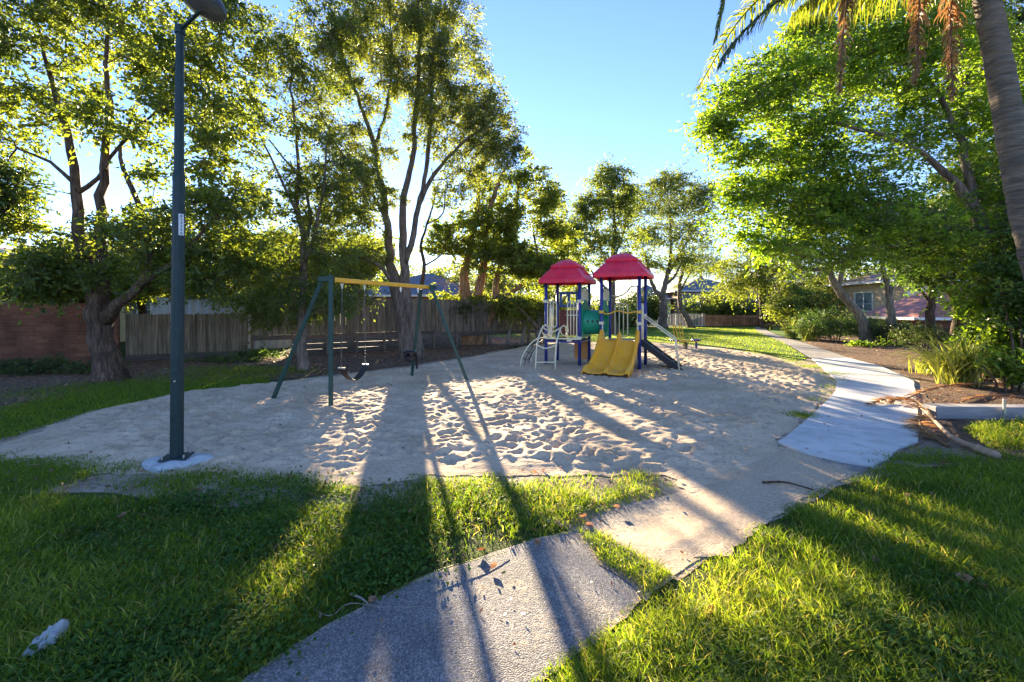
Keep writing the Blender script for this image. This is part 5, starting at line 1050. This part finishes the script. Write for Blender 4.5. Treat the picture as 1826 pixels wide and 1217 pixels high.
tree('golden_tree', 'golden-leaved tree with a straight dark trunk at the end of the path',
 [[(1367,587,37,.36),(1362,560,37,.30),(1360,530,37,.27),(1358,500,37,.2),(1352,470,37,.13),(1350,430,37,.05)], [(1359,510,37,.14),(1385,480,37,.1),(1405,455,37,.04)], [(1359,505,37,.12),(1330,480,37,.08),(1305,465,37,.04)]],
 [(1350,450,37,2.4,1.0,60),(1310,480,37,2.0,.9,60),(1390,470,37,2.2,1.0,65),(1345,500,36.6,2.2,1.0,55),(1395,520,36.6,1.8,.9,42),(1300,515,36.6,1.2,.8,28)], M['bark1'], M['leafY'], .22, .085, .45, 44, .55, seed=30, start=3)
for i, (px, py, Y, rx, rz, lab, lf) in enumerate([(1285,545,44,3.2,1.4,'grey-green bushy tree before the far houses','leafA'),(1435,545,34,2.6,1.5,'olive bushy tree behind the strappy shrubs at the end of the path','leafA'),(1500,500,36,3.2,2.4,'tall hazy green tree behind the leaning pale tree','leafA'),(1140,548,40,1.8,1.3,'dark round bush behind the climbing ramp','leafD'),(1060,560,36,3.0,1.2,'dark bushy tree seen beneath the red roofs','leafD'),(1250,470,60,3.5,2.5,'distant dark tree over the blue roofs','leafD'),(1640,500,42,4.5,2.2,'broad distant tree behind the tiled roofs','leafA'),(1395,500,60,4,2.4,'distant pale green tree above the gable','leafA')]):
    s = F / Y
    tree('bushy_tree', lab, [[(px,HY+F*H/Y,Y,.15),(px+3,HY+5,Y,.12),(px,py,Y,.05)], [(px+2,HY+12,Y,.08),(px+.9*s,py,Y,.03)]], [(px,py,Y,rx,rz,110),(px-rx*.6*s,py+.3*s,Y-.4,rx*.6,rz*.6,40),(px+rx*.6*s,py+.2*s,Y-.3,rx*.6,rz*.7,40)], M['bark1'], M[lf], .24, .10, .4, 40, .5, seed=90+i, start=.8, cull=False)
# right-hand group: pale leaning tree and dark under-canopy trunks
tree('pale_leaning_tree', 'leaning pale-barked tree with a scarred trunk beside the path',
 [[(1545,612,21.5,.24),(1542,585,21.5,.2),(1528,555,21.5,.19),(1505,530,21.5,.18),(1485,500,21.4,.15),(1475,480,21.4,.11),(1440,482,21.2,.08),(1415,470,21,.04)], [(1495,515,21.5,.13),(1505,470,21.6,.1),(1530,430,21.8,.06),(1540,380,22,.03)], [(1482,495,21.4,.1),(1478,440,21.4,.07),(1460,390,21.4,.03)]],
 [(1480,400,21.4,1.6,1.2,45),(1430,450,21,1.3,.7,30),(1540,400,21.8,1.8,1.4,50),(1400,420,21,1.1,.9,26),(1450,360,21.4,1.6,1.2,50)], M['bark4'], M['leafR'], .15, .06, .4, 40, .4, seed=31, start=3)
for i, (st, lab) in enumerate([([[(1590,588,21,.2),(1588,560,21,.16),(1586,530,21,.14),(1578,490,21,.11),(1570,440,21,.05)], [(1586,525,21,.08),(1605,480,21,.05),(1615,430,21,.03)]], 'grey double-stemmed tree in the garden bed near the small pale roof'),
    ([[(1660,590,18,.17),(1658,560,18,.14),(1664,520,18,.13),(1655,490,18,.1),(1640,440,18,.05)], [(1660,540,18,.06),(1640,515,18,.04),(1625,495,18,.02)]], 'reddish-trunked tree in front of the red tiled roof'),
    ([[(1712,612,15.5,.22),(1708,575,15.5,.17),(1705,540,15.5,.14),(1685,510,15.5,.1),(1668,485,15.5,.05)], [(1706,545,15.5,.1),(1725,510,15.5,.07),(1745,480,15.5,.03)], [(1707,540,15.5,.07),(1702,500,15.5,.05),(1700,450,15.5,.02)]], 'dark three-forked trunk rising behind the strappy plant'),
    ([[(1758,590,17,.10),(1752,540,17,.09),(1750,490,17,.08),(1745,420,17,.05)], [(1768,590,17,.06),(1764,540,17,.05),(1760,480,17,.04)]], 'pale twin-stemmed tree painted sunlit orange at the right of the tiled roof')]):
    q = st[0][-1]
    tree('slim_tree', lab, st, [(q[0],q[1]-20,q[2],1.6,1.0,45),(q[0]+20,q[1]-60,q[2],1.8,1.2,50),(q[0]-30,q[1]+10,q[2],1.1,.5,18)], M['bark3'] if i == 3 else M['bark1'] if i else M['bark4'], M['leafR'] if i % 2 else M['leafS'], .15, .06, .4, 44, .38, seed=110+i, start=2.6)  # pale twin stems take the reddish bark; their orange sunlight is painted in
# big bright tree
tree('broad_canopy_tree', 'broad bright green tree with its canopy arching over the garden bed and path',
 [[(1800,664,10.4,.30),(1790,600,10.5,.26),(1775,520,10.6,.2),(1765,450,10.7,.16),(1740,380,10.8,.12),(1690,310,10.9,.085),(1620,260,11,.055),(1530,230,11,.05),(1440,210,11,.02)],
  [(1765,450,10.7,.16),(1700,400,10.9,.12),(1620,370,11.1,.09),(1530,360,11.3,.06),(1430,350,11.5,.03)], [(1770,480,10.6,.18),(1790,380,10.8,.14),(1800,280,11,.1),(1790,160,11.2,.06),(1760,60,11.4,.02)], [(1740,380,10.8,.1),(1720,280,11,.08),(1680,180,11.3,.05),(1620,100,11.6,.02)], [(1775,500,10.6,.1),(1850,420,10.6,.08),(1930,330,10.8,.04)], [(1700,400,10.9,.07),(1640,430,10.6,.05),(1560,440,10.4,.025)]],
 [(1310,200,11.4,.9,.7,60),(1280,230,11.4,.6,.5,30),(1370,150,11.5,1.1,.8,80),(1340,290,11.3,.9,.8,80),(1330,380,11.2,.7,.8,60),(1350,440,11,.6,.6,40),(1430,250,11.4,1.3,1.1,120),(1420,370,11.2,1.2,1.0,120),(1450,120,11.8,1.4,1.1,110),(1560,160,11.7,1.6,1.3,120),(1530,330,11.2,1.4,1.0,110),(1500,440,10.9,1.1,.6,55),(1600,410,10.8,1.3,.7,70),(1680,240,11.4,1.5,1.4,90),(1650,90,11.6,1.7,1.2,90),(1720,440,10.6,1.1,.8,60),(1790,130,11.2,1.4,1.6,80),(1790,340,10.8,1.1,1.4,80),(1880,200,11,1.6,2.6,110),(1410,440,10.9,.7,.45,26),(1790,520,10.2,.9,.8,70),(1700,-60,11.6,2.6,.8,60),(1540,70,12,1.5,1.1,110),(1650,20,12,1.5,1.1,90),(1440,60,12,.7,.5,30)],
 M['bark2'], M['leafR'], .11, .048, .35, 42, .34, flat=.38, seed=32, start=2.2, cull=True)
tree('dense_tree', 'dark dense tree filling the space behind the palm trunk', [[(1850,640,13.5,.3),(1835,540,13.5,.25),(1820,400,13.5,.2),(1800,250,13.5,.14),(1770,100,13.5,.07)], [(1820,400,13.5,.12),(1740,300,13.6,.08),(1690,200,13.8,.04)], [(1800,250,13.5,.1),(1870,150,13.5,.06),(1900,40,13.5,.03)]],
 [(1780,60,13.6,1.8,1.6,90),(1700,130,13.8,1.5,1.4,70),(1820,250,13.5,1.6,1.6,90),(1730,330,13.4,1.2,1.3,60),(1880,80,13.5,1.8,1.8,70),(1850,420,13.3,1.4,1.4,80),(1900,300,13.5,1.5,2,60),(1830,540,13,1.1,.9,60)], M['bark1'], M['leafD'], .13, .055, .4, 46, .3, flat=.6, seed=35, start=2, cull=False)
# shrubs
def shrub(label, blobs, leaf, L_, Wd, per=50, sig=.2, seed=1, name='shrub', droop=.1, cull=False):
    b = blobs[0]; Y = b[2]; s = F/Y; gy = HY + F*H/Y
    st = [[(b[0] + k*.12*s, gy, Y, .025), (b[0] + k*.2*s, (gy + b[1])/2, Y, .02), (b[0] + k*.35*s, b[1], Y, .008)] for k in (-1.5, -.5, .5, 1.5)]
    return tree(name, label, st, blobs, M['bark1'], M[leaf], L_, Wd, droop, per, sig, seed=seed, cat='shrub', start=.0, cull=cull, cmin=.03, flare=1.1, wob=0)
shrub('broad dark green shrub left of the pale leaning tree', [(1490,575,23,1.7,.75,95),(1455,585,23.5,1.1,.5,45),(1540,580,22.8,.8,.5,30)], 'leafS', .11, .022, 60, .28, 41)
shrub('dark green shrub right of the pale leaning tree', [(1590,592,21,1.3,.5,70),(1640,596,20.5,1.0,.4,40)], 'leafD', .10, .028, 60, .25, 42)
shrub('brownish low shrub behind the strappy plant', [(1650,600,17,1.2,.35,50)], 'leafD', .08, .022, 60, .2, 43)
shrub('low bright ground-covering plant at the foot of the pale leaning tree', [(1560,618,19.5,1.5,.14,45,.5)], 'leafR', .09, .05, 50, .16, 44)
shrub('large glossy-leaved shrub beside the strappy plant', [(1775,612,10.6,.8,.55,75,.6),(1800,560,10.4,.7,.5,50,.6),(1840,620,10,.8,.6,60,.6)], 'leafR', .13, .06, 42, .17, 45)
shrub('young broad-leaved plant at the right edge of the garden bed', [(1800,655,8.9,.35,.22,16,.3),(1850,660,8.6,.4,.25,18,.3)], 'leafR', .15, .06, 26, .12, 46)
shrub('tall dark shrub filling the right edge behind the palm', [(1830,520,9.6,.7,1.0,60,.6),(1870,420,9.6,.8,1.0,60,.6)], 'leafS', .12, .05, 46, .2, 47)
shrub('dark low weeds along the foot of the brick wall', [(80,662,11.6,2.0,.25,130,.4),(-80,672,11,2,.3,90,.4),(20,690,10.6,1.2,.18,60,.4),(140,680,11,1.0,.2,60,.4)], 'leafD', .07, .03, 50, .16, 48)
shrub('low leafy ground cover below the grey paling fence', [(400,648,13.8,1.7,.14,70,.4),(280,668,12.6,1.9,.10,80,.45),(470,640,14.6,1.0,.25,50,.4),(220,680,12,1.4,.1,60,.4)], 'leafS', .07, .03, 46, .15, 49)
def strappy(px, py, n, Lm, label, seed, spread=1.0):
    g = np.random.default_rng(seed); c = G(px, py); root = empty('strappy_plant', c, label, 'plant'); mb = MB()
    for i in range(n):
        a = g.uniform(0, 6.28); q = c + Vector((g.normal(0, .14), g.normal(0, .14), 0)); L_ = Lm*g.uniform(.6, 1.15); out = g.uniform(.25, 1.0)*spread; w = g.uniform(.014, .028)
        d = Vector((math.cos(a), math.sin(a), 0)); s = Vector((-d.y, d.x, 0)); rows = []; w *= Lm/1.4
        for k in range(8):
            t = k/7; r_ = out*L_*(t**1.3)*.95; z = L_*(t - out*.66*t*t*t*1.1); ww = w*(1 - t**2.5*.9)*min(1, .35 + 2.2*t)
            rows.append([q + d*r_ + Z*z - s*ww, q + d*r_ + Z*(z - ww*.35), q + d*r_ + Z*z + s*ww])
        mb.grid(rows, v=float(np.clip(g.normal(.45, .25), 0, 1)))
    mb.build('leaf_blades', M['strap'], root, smooth=True); return root
strappy(1706, 686, 300, 1.4, 'large clump of long pale green strap leaves in the garden bed', 5, 1.0)
strappy(1658, 668, 90, .8, 'smaller arching clump of strap leaves left of the large one', 6)
strappy(1413, 603, 160, 1.5, 'sunlit yellow-green strappy clump at the bend of the far path', 7)
strappy(1441, 608, 110, 1.2, 'second strappy clump just right of the sunlit one at the path bend', 8)

# ============================================================ PALM
pb = Vector((6.2, 4.75, 0)); palm = empty('palm_tree', pb, 'tall palm with a ringed grey trunk and drooping yellow and brown fronds', 'palm')
pc = Vector((5.02, 4.95, 5.95)); mb = MB(); P = smoothpath([tuple(pb - Z*.1) + (.19,), (5.9, 4.78, 1.0, .155), (5.53, 4.82, 2.3, .145), (5.28, 4.88, 4.0, .135), (5.08, 4.93, 5.4, .13), tuple(pc) + (.11,)], step=.06)
pts = [Vector(p[:3]) for p in P]; rr = [.85*p[3]*(1 + .05*((i % 4) == 0) + random.uniform(-.025, .025)) for i, p in enumerate(P)]
mb.tube(pts, rr, 24, wob=.05); mb.build('trunk', M['palmbark'], palm, smooth=True)
def frond(ctrl, lf, mat, n=70, droop=.8, seed=1, parent=palm, name='frond', rmat=None, ground=False, tuft=1.0, w0=.014):
    g = np.random.default_rng(seed); P = smoothpath(ctrl, n=14); m = len(P); pts = [Vector(p) for p in P]
    mb = MB(); mb.tube(pts, [.022*(1 - .85*i/m) + .003 for i in range(m)], 6, v=.35)
    for i in range(n*2):
        t = .14 + .86*(i//2)/n; k = t*(m-1); j = min(m-2, int(k)); p = pts[j].lerp(pts[j+1], k - j); d = (pts[j+1] - pts[j]).normalized(); s = d.cross(Z)
        s = s.normalized() if s.length > .15 else Vector((g.normal(), g.normal(), 0)).normalized()
        sd = (1 if i % 2 else -1); L_ = lf*(math.sin(math.pi*min(1, t*.8 + .18))**.6)*g.uniform(.75, 1.1)*tuft
        o = (s*sd*g.uniform(.5, 1.0) + d*g.uniform(.3, .8) + Z*g.uniform(-.1, .35)).normalized(); side = d*.8 + Vector(g.normal(0, .3, 3)); rows = []; q = p.copy(); dr = droop*g.uniform(.7, 1.3)
        for kk in range(5):
            tt = kk/4; w = w0*(1 - tt**2*.92)*g.uniform(.9, 1.1); side_ = side.normalized(); 
            zz = max(q.z, .02) if ground else q.z
            rows.append([Vector((q.x, q.y, zz)) - side_*w, Vector((q.x, q.y, zz)) + side_*w]); q = q + (o*(1 - dr*tt) + Vector((0, 0, -1))*dr*tt*1.2).normalized()*L_/4
        mb.grid(rows, v=float(np.clip(g.normal(.5, .2), 0, 1)))
    return mb.build(name, mat, parent, smooth=True)
fr = [([pc, W(1600,-190,4.9), W(1400,-150,4.9), W(1310,-60,5.0), W(1272,80,5.1)], .34, 'frond', .9), ([pc, W(1620,-90,4.8), W(1500,-50,4.7), W(1390,0,4.7), W(1310,75,4.7), W(1282,120,4.7)], .36, 'leafD', .9),
      ([pc, W(1660,-110,5.2), W(1540,-75,5.2), W(1440,-40,5.3), W(1370,10,5.4)], .50, 'frond', 1.2), ([pc, W(1640,-80,5.4), W(1550,-55,5.6), W(1480,-20,5.7), W(1410,40,5.8)], .55, 'frond', 1.2),
      ([pc, W(1640,-60,4.8), W(1560,-38,4.9), W(1480,-22,5.0), W(1420,20,5.0)], .6, 'frond', 1.3), ([pc, W(1660,-50,5.6), W(1590,-40,5.8), W(1520,-20,6), W(1470,15,6.1)], .6, 'frond', 1.3), ([pc, pc + Vector((-1.0,-1.0,.5)), pc + Vector((-1.8,-1.9,.1)), pc + Vector((-2.2,-2.5,-.7))], .5, 'frond', .9), ([pc, pc + Vector((.9,.9,.6)), pc + Vector((2.0,1.7,.3)), pc + Vector((2.8,2.2,-.8))], .5, 'frond', .9),
      ([pc, pc + Vector((-.6,1.1,.6)), pc + Vector((-1.3,2.2,.4)), pc + Vector((-1.8,3.0,-.5))], .5, 'frond', .9), ([pc, pc + Vector((.9,-.9,.6)), pc + Vector((1.9,-1.6,.3)), pc + Vector((2.6,-2.0,-.8))], .5, 'frond', .9),
      ([pc, pc + Vector((.3,.2,1.2)), pc + Vector((.5,.6,2.2)), pc + Vector((.4,1.2,2.7))], .5, 'frond', .7)]
for i, (c_, lf, mt, dr) in enumerate(fr): frond(c_, lf, M[mt], 120, dr, 200+i)
dead = [([pc, W(1600,-100,4.9), W(1530,-70,4.8), W(1508,20,4.75), W(1496,170,4.75)], .26), ([pc, W(1700,-120,5.1), W(1650,-60,5.2), W(1638,40,5.2), W(1632,150,5.2)], .30), ([pc, W(1720,-90,5.0), W(1700,-40,5.2), W(1695,60,5.2), W(1700,180,5.2)], .30),
        ([pc, pc + Vector((.4,-.2,.1)), pc + Vector((.6,-.3,-.8)), pc + Vector((.55,-.3,-1.8))], .3)]
for i, (c_, lf) in enumerate(dead): frond(c_, lf, M['deadfrond'], 170, 1.5, 220+i, name='dead_frond', w0=.012)
mb = MB()
for i in range(14):
    a = i*2.4; q = pc + Vector((.14*math.cos(a), .14*math.sin(a), -.5 + .06*i)); mb.tube([q, q + Vector((.16*math.cos(a), .16*math.sin(a), .3)), q + Vector((.3*math.cos(a), .3*math.sin(a), .42))], [.05, .035, .02], 6, v=.4)
mb.build('frond_base', M['deadfrond'], palm, smooth=True)
# fallen fronds
def fallen(ctrl, lf, label, seed, thick=None, n=60):
    root = empty('fallen_frond', ctrl[0] * 1.0, label, 'palm frond'); frond([Vector(c) for c in ctrl], lf, M['deadfrond'], n, .5, seed, parent=root, name='leaflets', ground=True, w0=.013)
    if thick:
        mb = MB(); mb.tube(smoothpath(thick[0], n=6), thick[1], 8); mb.build('stalk', surf('frond_stalk', (.30, .20, .13), (.44, .31, .20), scale=6, rough=.8, bump=.5, bscale=20, stretch=(3, 3, 3)), root, smooth=True)
fallen([G(1668,762)+Z*.09, G(1650,742)+Z*.12, G(1632,728)+Z*.12, G(1602,722)+Z*.10, G(1572,722)+Z*.07, G(1548,728)+Z*.06], .30, 'brown fallen palm frond with a thick curved stalk lying across the path edge', 301,
       ([tuple(G(1640,735)+Z*.10), tuple(G(1668,762)+Z*.08), tuple(G(1700,792)+Z*.07), tuple(G(1745,810)+Z*.06), tuple(G(1782,822)+Z*.04)], [.02]*6 + [.025]*6 + [.035]*6 + [.05]*6 + [.03]), n=80)
fallen([G(1800,690)+Z*.06, G(1720,696)+Z*.12, G(1660,708)+Z*.14, G(1612,722)+Z*.10, G(1580,712)+Z*.05], .22, 'fallen palm frond with a long dark straight rib on the garden bed', 302, n=50)
fallen([G(1860,722)+Z*.05, G(1790,716)+Z*.10, G(1740,722)+Z*.12, G(1700,730)+Z*.08], .2, 'curled brown fallen frond behind the timber sleeper', 303, n=40)
fallen([G(1690,800)+Z*.03, G(1655,780)+Z*.06, G(1640,762)+Z*.06, G(1645,745)+Z*.04], .28, 'pile of dry leaflets of a fallen frond beside the concrete path', 304, n=60)
